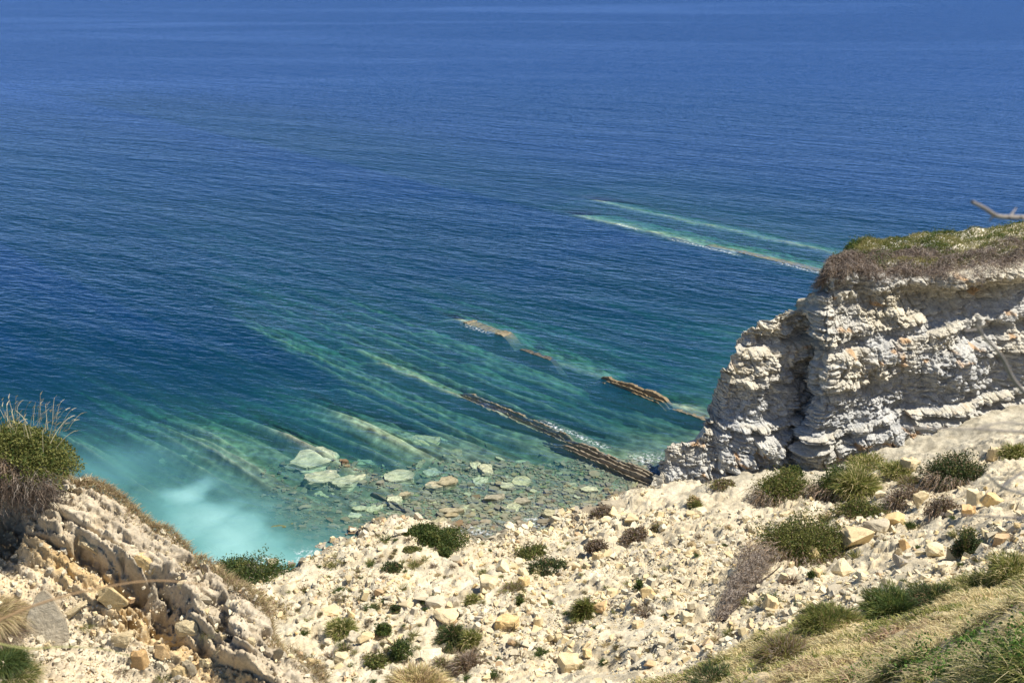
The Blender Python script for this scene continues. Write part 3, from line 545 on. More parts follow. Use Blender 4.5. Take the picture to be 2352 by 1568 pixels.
# px, py, width, height (in picture units used only to look up the spot and the size), roll, colour, mesh, name, label
NB = [(1871, 1283, 26, 46, 25, YEL, 3, 'slab', 'smooth yellow slab standing tilted against the big olive shrub'),
 (2117, 1148, 36, 48, 8, CREAM, 1, 'boulder', 'upright squared cream block between two dry brown shrubs'),
 (2018, 1214, 62, 42, 0, CREAM, 0, 'boulder', 'large cream boulder with a cracked lower edge right of the olive shrub'),
 (2057, 1195, 38, 30, 20, YEL, 2, 'boulder', 'yellowish boulder overhanging a small black shadow right of the cracked cream boulder'),
 (1965, 1241, 70, 46, 10, CREAM, 4, 'boulder', 'broad rough cream boulder touching the right edge of the olive shrub'),
 (2082, 1252, 26, 30, 15, ORA, 5, 'boulder', 'orange stained upright stone in the middle of the right-hand rubble'),
 (2062, 1270, 18, 28, -10, DRK, 6, 'boulder', 'narrow grey stone leaning below the orange stained stone'),
 (2066, 1292, 46, 26, 0, GRY, 7, 'boulder', 'flat grey-brown slab lying below the orange stained stone'),
 (2149, 1266, 46, 30, -15, CREAM, 8, 'boulder', 'wedge shaped cream slab right of the orange stained stone'),
 (2023, 1139, 26, 20, 0, WHI, 9, 'boulder', 'round white boulder on the bare strip beside the green shrub'),
 (2011, 1096, 22, 13, 0, WHI, 10, 'boulder', 'small white stone in the green grass below the cliff foot'),
 (2245, 1146, 38, 32, 10, WHI, 11, 'boulder', 'squared white block below the dark shrub near the right edge'),
 (2280, 1152, 40, 24, -20, YEL, 12, 'boulder', 'long yellow boulder beside the squared white block near the right edge'),
 (2226, 1178, 36, 22, 12, ORA, 13, 'boulder', 'orange-tan block lying below the squared white block'),
 (2092, 1072, 42, 28, -10, CREAM, 14, 'boulder', 'angular cream boulder on the left flank of the dark upper right shrub'),
 (2284, 1046, 28, 26, 0, CREAM, 15, 'boulder', 'cream boulder just above the dark upper right shrub'),
 (2298, 1313, 26, 18, 0, ORA, 2, 'boulder', 'pinkish stone on the rim of the grassy bank'),
 (1714, 1193, 18, 28, 5, WHI, 1, 'boulder', 'narrow upright white stone below the brown shrub pair'),
 (1606, 1178, 36, 24, 10, WHI, 8, 'boulder', 'bright white boulder with a black shadow under its left side'),
 (1669, 1292, 20, 14, 20, WHI, 12, 'boulder', 'small white block on bare scree left of the dead grey branches'),
 (1448, 1195, 36, 24, 0, YEL, 4, 'boulder', 'yellow wedge shaped boulder with a dark shaded face near the shore rocks'),
 (1489, 1226, 26, 15, -15, WHI, 3, 'boulder', 'pale tilted slab beside the dry brown bush on the mid slope'),
 (1390, 1194, 26, 17, 0, WHI, 6, 'boulder', 'rounded white boulder next to the grey shore outcrop'),
 (1342, 1216, 24, 24, 0, WHI, 7, 'boulder', 'round white boulder low on the slope above the stony beach'),
 (1317, 1302, 32, 24, 0, CREAM, 9, 'boulder', 'cream boulder between the dark green mats and the dry round bush'),
 (1201, 1318, 28, 19, 20, WHI, 10, 'boulder', 'white boulder at the lower left of the dark green mat'),
 (1123, 1345, 52, 24, 5, CREAM, 11, 'boulder', 'broad angular cream block with two dark shaded notches'),
 (1381, 1397, 44, 30, 15, ORA, 0, 'boulder', 'orange streaked boulder right of the spiky grass tussock'),
 (1496, 1365, 42, 34, 0, YEL, 5, 'boulder', 'large cream-yellow boulder in the centre right of the slope'),
 (1579, 1421, 38, 20, -12, CREAM, 13, 'boulder', 'dark shadowed slab left of the foot of the leaning dead branch'),
 (1374, 1281, 24, 20, 0, YEL, 14, 'boulder', 'yellow boulder just below the dry round bush'),
 (1589, 1256, 22, 22, 30, DRK, 15, 'boulder', 'thin grey slab standing on edge in the bare scree'),
 (920, 1224, 30, 16, 0, WHI, 1, 'boulder', 'white boulder capping the rubble mound beside the dark shrub'),
 (1003, 1388, 48, 32, 0, CREAM, 2, 'boulder', 'rough cream boulder beside a grey slab in the middle of the slope'),
 (1037, 1390, 36, 22, 25, GRY, 4, 'slab', 'grey tilted slab leaning on the rough cream boulder'),
 (801, 1411, 26, 24, 0, YEL, 7, 'boulder', 'bright yellow squared block in the lower left rubble'),
 (756, 1407, 40, 15, 0, CREAM, 8, 'boulder', 'flat cream slab left of the bright yellow squared block'),
 (932, 1393, 36, 12, 5, YEL, 9, 'boulder', 'low yellow slab with a dark plant at its right end'),
 (836, 1466, 38, 28, 0, YEL, 6, 'boulder', 'cream-yellow boulder above the dark green weeds near the bottom'),
 (785, 1517, 42, 18, -10, CREAM, 10, 'boulder', 'long cream slab near the bottom left of the rubble'),
 (1028, 1423, 72, 28, 0, WHI, 0, 'boulder', 'big pale slab half buried left of centre at the lower slope'),
 (1163, 1436, 56, 28, 0, YEL, 12, 'boulder', 'broad smooth buff boulder right of the big pale slab'),
 (1102, 1523, 20, 12, 0, WHI, 13, 'boulder', 'small white stone lying on the round brown cushion bush'),
 (1204, 1337, 26, 16, 0, YEL, 14, 'boulder', 'yellow stone just below the dark green mat'),
 (1236, 1432, 24, 30, 0, WHI, 15, 'boulder', 'upright white stone in the lower centre of the slope'),
 (1211, 1399, 20, 24, 20, WHI, 3, 'boulder', 'small upright white stone left of the spiky grass tussock'),
 (1310, 1530, 60, 26, 0, CREAM, 11, 'boulder', 'wide cream boulder near the bottom of the picture right of centre'),
 (930, 1510, 44, 24, 0, CREAM, 5, 'boulder', 'cream boulder at the bottom between two green tufts')]
occupied = []
for i, (px, py, w_, h_, ro, c, mi, nm, lb) in enumerate(NB):
    g = T.hit(px, py+h_*.3)
    d = float(np.linalg.norm(g-[0, 0, H])); s = d/F; hh = h_*s*.85
    put((DRYSLAB if nm == 'slab' else BLOCK)[mi % (6 if nm == 'slab' else 16)], nm, (g[0], g[1]+w_*s*.2, g[2]+hh*.28), (w_*s*1.12, w_*s*.85, hh*1.15), rz=rng.uniform(-.4, .4), tilt=(rng.uniform(-.15, .15), R(-ro)), color=c)
    o = bpy.context.scene.objects[-1] if False else SC.collection.objects[-1]; tag(o, lb, 'boulder'); occupied.append((g[0], g[1], w_*s))
# further blocks strewn over the slope
cnt = 0; tries = 0
while cnt < 215 and tries < 6000:
    tries += 1; px, py = rng.uniform(560, 2352), rng.uniform(1080, 1568); g = T.hit(px, py)
    if g is None or g[2] < .3 or bankmask(g[:1], g[1:2])[0] > .1 or py > np.interp(px, [1430, 1620, 1760, 1900, 2080, 2352], [1568, 1500, 1440, 1400, 1345, 1290])-12 or any(math.hypot(g[0]-a, g[1]-b) < .5*q_+.4 for a, b, q_ in occupied): continue
    if px > 1500 and py < 1150-(px-1600)*.12 and rng.random() < .85: continue
    if 1400 < px < 1750 and rng.random() < .55: continue
    s = .24+.22*rng.pareto(2.6); s = min(s, .95)
    if px > 1950: s *= .9
    o = put(BLOCK[rng.integers(16)], 'boulder', (g[0], g[1], g[2]+.12*s), (s*rng.uniform(.9, 1.5), s*rng.uniform(.7, 1.1), s*rng.uniform(.45, .9)), rz=rng.uniform(0, 6.3), tilt=(rng.normal(0, .3), rng.normal(0, .3)), color=[CREAM, WHI, CREAM, YEL][rng.integers(4)])
    tag(o, 'pale angular limestone block lying loose in the rubble of the slope', 'boulder', 'loose blocks scattered over the rubble slope'); occupied.append((g[0], g[1], s)); cnt += 1
# stones of the bluff
FIN = None
NBL = [(256, 1374, 46, 62, -32, YEL, 4, 'tall pale yellow wedge of rock poised above a black hollow'), (95, 1373, 18, 20, 15, WHI, 7, 'small white stone perched beside the grey standing slab'),
 (178, 1418, 50, 16, -28, CREAM, 1, 'thin cream slab jutting out right of the grey standing slab'), (285, 1473, 56, 40, 0, CREAM, 0, 'squared cream boulder with a shaded right end on the bluff'),
 (432, 1474, 46, 34, -8, CREAM, 8, 'cream block with a notched underside right of the squared boulder'), (528, 1423, 32, 13, -20, GRY, 3, 'flat tilted slab near the bluff rim casting a black shadow'),
 (322, 1517, 44, 32, 0, ORA, 10, 'cracked tan boulder with dark dead stalks at its right'), (378, 1508, 36, 34, 10, ORA, 5, 'tan block behind the dark dead stalks'), (428, 1527, 20, 26, 20, WHI, 6, 'bright upright stone at the lower middle of the bluff'),
 (440, 1545, 22, 24, -15, GRY, 11, 'dark grey stone leaning on the bright upright stone'), (412, 1548, 30, 26, 0, YEL, 12, 'yellow-white stone left of the dark grey stone at the bottom'), (466, 1533, 14, 20, 5, CREAM, 13, 'small upright stone right of the dark grey stone'),
 (608, 1552, 44, 24, 18, GRY, 14, 'grey slab on the bluff beside the dark rim crack'), (640, 1500, 24, 36, 8, GRY, 9, 'narrow grey standing slab close to the rim crack'), (581, 1520, 22, 22, 30, WHI, 2, 'small pale stone above a dark shadow low on the bluff'),
 (556, 1529, 18, 16, 0, GRY, 15, 'small brown-grey stone next to the small pale stone'), (720, 1521, 34, 16, 28, YEL, 1, 'bright yellow slab lying on the very rim of the bluff'), (335, 1303, 62, 26, 34, YEL, 12, 'smooth yellow bed slab exposed along the upper bluff'),
 (225, 1268, 78, 26, 34, YEL, 8, 'long layered yellow slab breaking off over a dark crack'), (470, 1395, 30, 20, 20, GRY, 4, 'knobbly grey stone below the rim right of the black hollow'), (425, 1362, 28, 20, 0, CREAM, 2, 'cream knob of rock above the black hollow'), (20, 1155, 40, 52, 0, CREAM, 9, 'rough pale block under the overhanging bush at the left edge')]
for px, py, w_, h_, ro, c, mi, lb in NBL:
    g = B.hit(px, py+h_*.35, 8.6, 16); d = float(np.linalg.norm(g-[0, 0, H])); s = d/F; hh = h_*s
    o = put(BLOCK[mi % 16], 'boulder', (g[0], g[1]+w_*s*.1, g[2]+hh*.28), (w_*s*1.1, w_*s*.6, hh*1.15), rz=.15, tilt=(.05, R(ro)), color=c); tag(o, lb, 'boulder')
# the grey standing slab (fin)
def fin():
    g = B.hit(100, 1462, 8.6, 16); s = float(np.linalg.norm(g-[0, 0, H]))/F
    out = [(-42, -8), (-34, 40), (-12, 84), (2, 92), (14, 78), (26, 48), (40, 20), (44, -14), (30, -34), (0, -28)]; bm = bmesh.new(); a = []; b = []
    for u, v in out:
        a.append(bm.verts.new((u*s, -.05, v*s))); b.append(bm.verts.new((u*s*.92, .13+.02*math.sin(u), v*s*.94)))
    bm.faces.new(a); bm.faces.new(b[::-1]); n_ = len(a)
    for i in range(n_): bm.faces.new((a[i], b[i], b[(i+1) % n_], a[(i+1) % n_]))
    bmesh.ops.recalc_face_normals(bm, faces=bm.faces[:]); bmesh.ops.bevel(bm, geom=bm.edges[:], offset=.012, segments=2, affect='EDGES'); me = bpy.data.meshes.new('slab'); bm.to_mesh(me); bm.free(); me.materials.append(M_ROCK)
    o = link('standing_slab', me); o.location = g+[.05, 0, 0]; o.rotation_euler = (-.25, .05, .35); o.color = (.72, .70, .68, 1); tag(o, 'tall grey pointed slab standing on edge on the bluff', 'slab')
fin()

# ------------------------------------------------------------------ slabs in the shallow water  (px, py, width, height, roll, top z, label)
US = [(717, 1050, 128, 56, 20, -.18, 'largest pale slab under the water with a flat oval top'), (723, 1074, 76, 26, 14, -.55, 'long dim slab just below the largest submerged slab'), (740, 1092, 86, 30, 14, -.12, 'third of the stacked submerged slabs with a sharp near edge'),
 (797, 1100, 78, 24, 12, -.14, 'long rounded slab right of the three stacked submerged slabs'), (840, 1061, 50, 18, 0, -1.0, 'dim green submerged slab above the long rounded slab'), (918, 1091, 76, 30, 10, -.15, 'rectangular pale slab in mid cove under clear water'),
 (974, 1011, 70, 32, -6, -.6, 'round pale green boulder far out in the cove'), (1026, 1005, 34, 22, 0, -.9, 'small pale green boulder right of the round one far out'), (990, 1084, 46, 18, -5, -.5, 'light blue-green slab right of the rectangular one'),
 (999, 1112, 48, 22, 5, .02, 'lower of the two overlapping tan slabs breaking the surface'), (1026, 1103, 58, 24, 16, .16, 'upper of the two overlapping tan slabs breaking the surface'), (1118, 1075, 36, 28, 20, -.03, 'brown blocky rock just awash among submerged stones'),
 (1094, 1068, 30, 20, 10, -.2, 'smaller brown rock left of the brown blocky one'), (1102, 1102, 34, 22, 0, -.3, 'roundish submerged stone below the brown blocky rock'), (1167, 1114, 40, 20, 0, -.15, 'tan oval slab under shallow water left of the speckled one'),
 (1199, 1104, 46, 26, -12, -.25, 'speckled oval slab in the shallows'), (1136, 1140, 48, 14, 8, .08, 'whitish slab lying at the surface above the stony beach'), (1198, 1148, 38, 18, 12, .04, 'ochre layered stone at the water surface'),
 (992, 1158, 30, 22, 0, -.3, 'squarish submerged stone below the tan overlapping pair'), (1035, 1170, 56, 14, 0, .10, 'brown rimmed half round slab breaking the surface'), (1035, 1181, 46, 12, 0, .03, 'grey slab directly in front of the half round slab'),
 (1013, 1198, 54, 18, 14, .16, 'dark tan tilted slab on the beach above the dark green shrub'), (903, 1184, 38, 18, 0, -.3, 'oval submerged stone in front of the sunken ledge'), (859, 1166, 42, 18, 16, -.35, 'tilted submerged slab left of the sunken ledge'),
 (818, 1183, 40, 16, -4, -.35, 'pale submerged stone near the milky water'), (828, 1166, 36, 12, 0, -.3, 'yellowish submerged slab near the milky water'), (906, 1145, 34, 16, 10, -.05, 'yellow-green stone beside the end of the sunken ledge'),
 (928, 1133, 28, 12, 24, .05, 'small brown stone breaking the surface by the yellow-green stone'), (875, 1115, 50, 26, 0, -.6, 'broad dim green stone between the rounded and the rectangular slabs'), (744, 1134, 46, 24, 0, -.7, 'dim round stone below the stacked slabs'),
 (796, 1122, 36, 20, 0, -.6, 'dim green stone below the long rounded slab'), (646, 1206, 56, 16, 4, -.01, 'green weedy slab alone in the milky water'), (627, 1287, 26, 13, 0, .22, 'lone tan stone by the shoreline at the left'),
 (1027, 1212, 30, 16, 0, .14, 'dark blue-grey stone on the beach edge'), (845, 1001, 30, 13, -10, -1.2, 'small faint pale stone far out in the cove'), (1368, 1064, 66, 26, -8, -.9, 'wide pale green slab in front of the rock reef'),
 (1435, 1108, 46, 22, -8, -.5, 'pale green slab near the cliff foot'), (1353, 1122, 42, 16, 0, -.08, 'sharp edged tan slab in the right shallows'), (1394, 1114, 40, 14, -6, -.4, 'dim slab between the tan slab and the cliff foot'),
 (395, 1052, 58, 20, 14, -1.1, 'faint pale slab sunk in the cloudy water at the left'), (1100, 1048, 40, 14, -10, -.7, 'dim angular stone behind the brown blocky rock'), (1196, 1062, 40, 16, 0, -.7, 'dim broad stone in the middle of the shallows')]
for i, (px, py, w_, h_, ro, zt, lb) in enumerate(US):
    g = UZ(px, py, zt); d = float(np.linalg.norm(g-[0, 0, H])); s = d/F; th = .22+w_*s*.10; dy = h_*s/math.sin(R(30))*.95
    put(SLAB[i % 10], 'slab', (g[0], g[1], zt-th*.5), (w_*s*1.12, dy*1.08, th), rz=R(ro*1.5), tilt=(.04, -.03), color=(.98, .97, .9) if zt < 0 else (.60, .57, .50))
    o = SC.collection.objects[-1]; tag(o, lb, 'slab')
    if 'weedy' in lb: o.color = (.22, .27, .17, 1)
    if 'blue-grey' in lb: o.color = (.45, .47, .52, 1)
cnt = 0
while cnt < 210:
    px, py = rng.uniform(800, 1480), rng.uniform(1010, 1225)
    if rng.random() > np.exp(-((py-1150)/80)**2-((px-1150)/260)**2)+.05: continue
    g = UZ(px, py, 0); zz = max(float(seabed(g[:1], g[1:2])[0]), float(T.z(g[0], g[1])))
    if zz > .1: continue
    s = min(.34+.36*rng.pareto(3.0), 1.5)
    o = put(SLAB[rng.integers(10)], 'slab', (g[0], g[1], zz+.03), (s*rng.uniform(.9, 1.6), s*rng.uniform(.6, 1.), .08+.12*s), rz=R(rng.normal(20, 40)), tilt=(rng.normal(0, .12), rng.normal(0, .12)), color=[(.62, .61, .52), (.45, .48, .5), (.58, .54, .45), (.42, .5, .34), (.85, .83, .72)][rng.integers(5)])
    tag(o, 'smaller flat stone on the clear shallow bottom near the stony beach', 'slab', 'smaller flat stones lying in the clear shallows'); cnt += 1

# ------------------------------------------------------------------ reefs: the upturned ends of hard beds
def reef(s0, s1, fins, label, color, res=.10, name='rock_reef', cap=.5, end=4., wig=.16):
    ta, tb = min(f[0] for f in fins)-.6, max(f[0]+f[2] for f in fins)+.5
    S = np.arange(s0-end, s1+end, res); Tt = np.arange(ta, tb, .045); A, Bq = np.meshgrid(S, Tt, indexing='ij')
    m = ss(s0-end, s0+.5, A)*(1-ss(s1-.5, s1+end, A)); Zr = np.full(A.shape, -2.5)
    for k, (t0, hgt_, wd) in enumerate(fins):
        tt = Bq-t0-wig*noise2(A*.25, A*0, 10+k)-.05*noise2(A*1.6, A*0, 20+k)
        cz = hgt_*(.75+.45*noise2(A*.45, A*0, 30+k))+.05*noise2(A*2.2, A*0, 33+k)-.12*(rnd1(np.floor(A/1.1+.4*k), k) > .7)
        pr = np.where(tt > 0, cz-.10*tt/wd-3.*np.maximum(tt-wd, 0), cz+tt*6.)
        Zr = np.maximum(Zr, np.where(m > 0, pr-(1-m)*1.3, -2.5))
    Zr = Zr+.05*fbm2(A*1.2, Bq*6, 3, 5)*(Zr > -2); Zr = np.minimum(Zr, cap)
    Xr = TX*Bq-.70*A; Yr = TY*Bq+.714*A; V = np.stack([Xr, Yr, np.maximum(Zr, -2.4)], -1).reshape(-1, 3); Fq = grid_faces(*A.shape); Fq = Fq[Zr.ravel()[Fq].max(1) > -2.0]
    used = np.unique(Fq); mp = np.zeros(len(V), int); mp[used] = np.arange(len(used))
    o = link(name, mesh_np(name, V[used], mp[Fq], M_REEF, smooth=False)); o.color = (color[0]*.60, color[1]*.61, color[2]*.66, 1); tag(o, label, 'reef'); return o
def tt_(px, py): p = UZ(px, py, 0); return ts(p[0], p[1])
tm, sm = tt_(1440, 1078)
_, sA = tt_(1530, 1115); _, sB = tt_(1330, 1022)
reef(sA, sB, [(tm-.85, .14, .18), (tm-.45, .36, .26), (tm+.15, .40, .22), (tm+.75, .18, .3)], 'long layered dark brown reef running out from the cliff foot', (2.0, 1.9, 1.7), end=6, wig=.05)
tn, sC = tt_(1290, 1002); _, sD = tt_(1080, 905)
reef(sC, sD, [(tn-.55, .03, .22), (tn+.05, .0, .15), (tn+.55, .09, .3)], 'low twin ledge awash in line beyond the long dark reef', (2.0, 1.95, 1.7), end=4, wig=.05)
t1_, s1_ = tt_(1390, 874); t2_, s2_ = tt_(1520, 925)
reef(s2_, s1_, [((t1_+t2_)/2-.45, .14, .25), ((t1_+t2_)/2-.05, .34, .3), ((t1_+t2_)/2+.4, .50, .5)], 'short humped brown reef with a shadowed near face mid picture', (1.7, 1.45, 1.0), end=2.5)
t1_, s1_ = tt_(1540, 938); t2_, s2_ = tt_(1640, 975)
reef(s2_, s1_, [((t1_+t2_)/2, .08, .7)], 'low tail of rock between the humped reef and the cliff', (1.5, 1.4, 1.1), end=2)
t1_, s1_ = tt_(1068, 739); t2_, s2_ = tt_(1150, 775)
reef(s2_, s1_, [((t1_+t2_)/2, .16, 1.6)], 'small pale topped reef breaking the surface left of the humped one', (1.9, 1.8, 1.4), end=2.5)
t1_, s1_ = tt_(1195, 800); t2_, s2_ = tt_(1260, 830)
reef(s2_, s1_, [((t1_+t2_)/2, .10, .8)], 'thin dark sliver of reef between the pale topped and the humped reef', (1.2, 1.1, .9), end=2)
t1_, s1_ = tt_(1640, 566); t2_, s2_ = tt_(1900, 626)
reef(s2_-2, s1_, [((t1_+t2_)/2-.1, -.02, 1.6)], 'farthest long pale reef disappearing behind the cliff top', (2.2, 2.1, 1.6), end=8, res=.2)
t1_, s1_ = tt_(845, 1122); t2_, s2_ = tt_(940, 1172)
reef(s2_, s1_, [((t1_+t2_)/2, -.06, .28)], 'thin straight sunken ledge pointing at the dark green shrub', (1.5, 1.5, 1.2), end=.8, name='rock_ledge', wig=.03)
# knobbly grey outcrop at the shore
for j, (px, py, w_, h_, lb) in enumerate([(1350, 1178, 60, 22, 'dark knobbly grey outcrop at the shoreline end of the beach'), (1420, 1166, 80, 14, 'low ragged grey ledge leading towards the cliff foot'), (1330, 1196, 40, 16, 'small black shaded rock in front of the knobbly grey outcrop')]):
    g = UZ(px, py+h_*.4, .3); s = float(np.linalg.norm(g-[0, 0, H]))/F; me = rock_me(400+j, M_ROCK, 'outcrop', n=30, box=.6, sub=3, rough=.16)
    o = put(me, 'outcrop', (g[0], g[1], .45), (w_*s*1.1, 1.6, .9+h_*s*.5), rz=.15, color=(.42, .41, .42) if j != 1 else (.6, .6, .62)); tag(o, lb, 'outcrop')
# ------------------------------------------------------------------ plants
def unit(v): return v/(np.linalg.norm(v, axis=-1, keepdims=True)+1e-9)
def strands(roots, dirs, lens, droop, width, cols, r, segs=3, tip=.25, wob=.0):
    n = len(roots); t = np.linspace(0, 1, segs+1)[None, :, None]; L_ = np.asarray(lens).reshape(-1, 1, 1)*np.ones((n, 1, 1)); dr = np.asarray(droop).reshape(-1, 1, 1)*np.ones((n, 1, 1))
    c = roots[:, None]+dirs[:, None]*L_*t; c[..., 2] -= (dr*L_*t**2)[..., 0]
    if wob: c[:, 1:] += r.normal(0, wob, (n, segs, 3))*L_
    side = unit(np.cross(dirs, unit(r.normal(size=(n, 3)))))[:, None]*(np.asarray(width).reshape(-1, 1, 1)*np.ones((n, 1, 1)))*.5*(1-(1-tip)*t)
    V = np.stack([c-side, c+side], 2).reshape(-1, 3); m = (segs+1)*2; k = np.arange(n)[:, None]*m; f = []
    for s in range(segs): f.append(np.stack([k+2*s, k+2*s+1, k+2*s+3, k+2*s+2], -1))
    return V, np.concatenate(f, 1).reshape(-1, 4), np.repeat(cols, m, 0)
def leaves(c, size, cols, r, aspect=.55, up=.3):
    n = len(c); nn = unit(r.normal(size=(n, 3))+[0, 0, up]); a = unit(np.cross(nn, r.normal(size=(n, 3)))); b = np.cross(nn, a); s = np.asarray(size).reshape(-1, 1)*np.ones((n, 1))
    V = np.stack([c-a*s*.5, c+b*s*aspect*.5, c+a*s*.5, c-b*s*aspect*.5], 1).reshape(-1, 3); return V, np.arange(n*4).reshape(n, 4), np.repeat(cols, 4, 0)
def join(parts):
    off = 0; Fs = []
    for v, f, c in parts: Fs.append(f+off); off += len(v)
    return np.concatenate([p[0] for p in parts]), np.concatenate(Fs), np.concatenate([p[2] for p in parts])
def cmix(n, r, pal, wts, var=.18):
    p = np.array(pal, float); i = r.choice(len(p), n, p=np.array(wts)/sum(wts)); return np.clip(p[i]*r.uniform(1-var, 1+var, (n, 1)), 0, 1)
G_DK, G_MID, G_OL, G_YEL, STRAW, BROWN, GREYT, PINK, STEM = (.060, .092, .030), (.085, .130, .032), (.16, .165, .045), (.27, .27, .08), (.66, .55, .31), (.27, .19, .115), (.33, .275, .225), (.46, .33, .24), (.12, .09, .065)
PALS = {'green': ([G_DK, G_MID, G_OL], [4, 5, 2]), 'olive': ([G_OL, G_MID, (.12, .12, .045), BROWN, G_YEL], [5, 3, 2, 1, 1.5]), 'brown': ([BROWN, GREYT, (.15, .105, .07), G_OL], [4, 4, 2, 1]),
        'dark': ([G_DK, (.05, .07, .03), BROWN], [5, 3, 1.5]), 'grass': ([G_MID, G_YEL, STRAW, G_OL], [3, 4, 2.5, 3]), 'straw': ([STRAW, (.36, .27, .14), PINK, G_YEL], [5, 3, 2, 1]), 'bank': ([STRAW, G_YEL], [1, 1]), 'mix': ([G_OL, BROWN, GREYT, G_YEL], [3, 3, 2, 1])}
def clump_pts(n, rad, r, seed, lump=.35):
    d = unit(r.normal(size=(n, 3))); d[:, 2] = np.abs(d[:, 2])*1.0-.08
    q = 1+lump*fb3(d[:, 0]*2.2+seed, d[:, 1]*2.2, d[:, 2]*2.2, 2, seed)+.6*lump*noise2(d[:, 0]*6+seed, d[:, 1]*6, seed)
    rr = r.random(n)**.28
    return d*(q*rr)[:, None]*np.array(rad), d
def bush(px, py, w_, h_, pal, label, name='shrub', fld=None, seed=0, n=5000, strand=.35, leaf=1., stems=True, lean=(0, 0), droop=.2, dry_skirt=0, cat='shrub', group=None, at=None):
    r = np.random.default_rng(1000+seed); fld = fld or T; g = fld.hit(px, py+h_*.22) if at is None else at
    s = float(np.linalg.norm(g-[0, 0, H]))/F; n = int(n*(1.5 if strand < .75 else 1)); shr = strand < .75; strand = strand*.16 if shr else strand; rad = (w_*s*.56, w_*s*.48, h_*s*.74); pc_, wt = PALS[pal]; lf = max(.045, (.0036 if shr else .0024)*s*F*.5)*leaf
    c, d = clump_pts(n, rad, r, seed, .45); nlb = 5 if w_ > 60 else 3; lb_ = r.integers(0, nlb, n); lc = r.uniform(-.42, .42, (nlb, 3))*rad*[1, 1, 0]; ls = r.uniform(.5, .72, nlb); lc[0] = 0; ls[0] = .82
    if shr: c = (c*ls[lb_][:, None]+lc[lb_])*1.15
    p_ = r.permutation(n); c = c[p_]; d = d[p_]; nl = int(n*(1-strand)); cc = cmix(n, r, pc_, wt)
    patch = (noise2(c[:, 0]*2.5/rad[0]+seed, c[:, 1]*2.5/rad[0], seed) > .35)[:, None]; cc = np.where(patch, cc*.5+np.array(G_YEL if pal != 'brown' else GREYT)*.5, cc)
    parts = [leaves(c[:nl], lf*r.uniform(.6, 1.4, nl), cc[:nl], r)] if nl else []
    m = n-nl
    if m:
        dd = unit(d[nl:]+np.array([lean[0], lean[1], .5])+.35*r.normal(size=(m, 3))); parts.append(strands(c[nl:]*.82, dd, r.uniform(.10, .30, m)*rad[2]*(.8 if shr else 2.2)+.05, droop, .0011*s*F*.55, cc[nl:]*1.25, r, 2))
    root = bpy.data.objects.new(name, None); SC.collection.objects.link(root); root.location = g; tag(root, label, cat, group)
    link('foliage', mesh_np('foliage', *join(parts)[:2], M_LEAF, join(parts)[2], smooth=False), root)
    if stems:
        k = max(30, n//90); dd = unit(np.stack([r.normal(0, .9, k), r.normal(0, .9, k), r.uniform(.3, 1.3, k)], -1)); st_ = [strands(np.zeros((k, 3))+r.normal(0, .08, (k, 3))*rad, dd, r.uniform(.3, .75, k)*max(rad)*.8, .35, .0016*s*F*.5, cmix(k, r, [STEM, GREYT], [1, 1]), r, 4, wob=.04)]
        if dry_skirt:
            k = dry_skirt; a = r.uniform(-math.pi, 0, k); p0 = np.stack([np.cos(a)*rad[0]*r.uniform(.5, 1, k), np.sin(a)*rad[1]*r.uniform(.5, 1, k), r.uniform(-.1, .4, k)*rad[2]], -1)
            st_.append(strands(p0, unit(np.stack([np.cos(a)*.6, np.sin(a)*.8, r.normal(0, .5, k)], -1)), r.uniform(.2, .5, k)*rad[2], .6, .0010*s*F*.5, cmix(k, r, [GREYT, BROWN, PINK], [2, 2, 1]), r, 3, wob=.08))
        v, f, c_ = join(st_); link('stems', mesh_np('stems', v, f, M_DRY, c_, smooth=False), root)
    return root
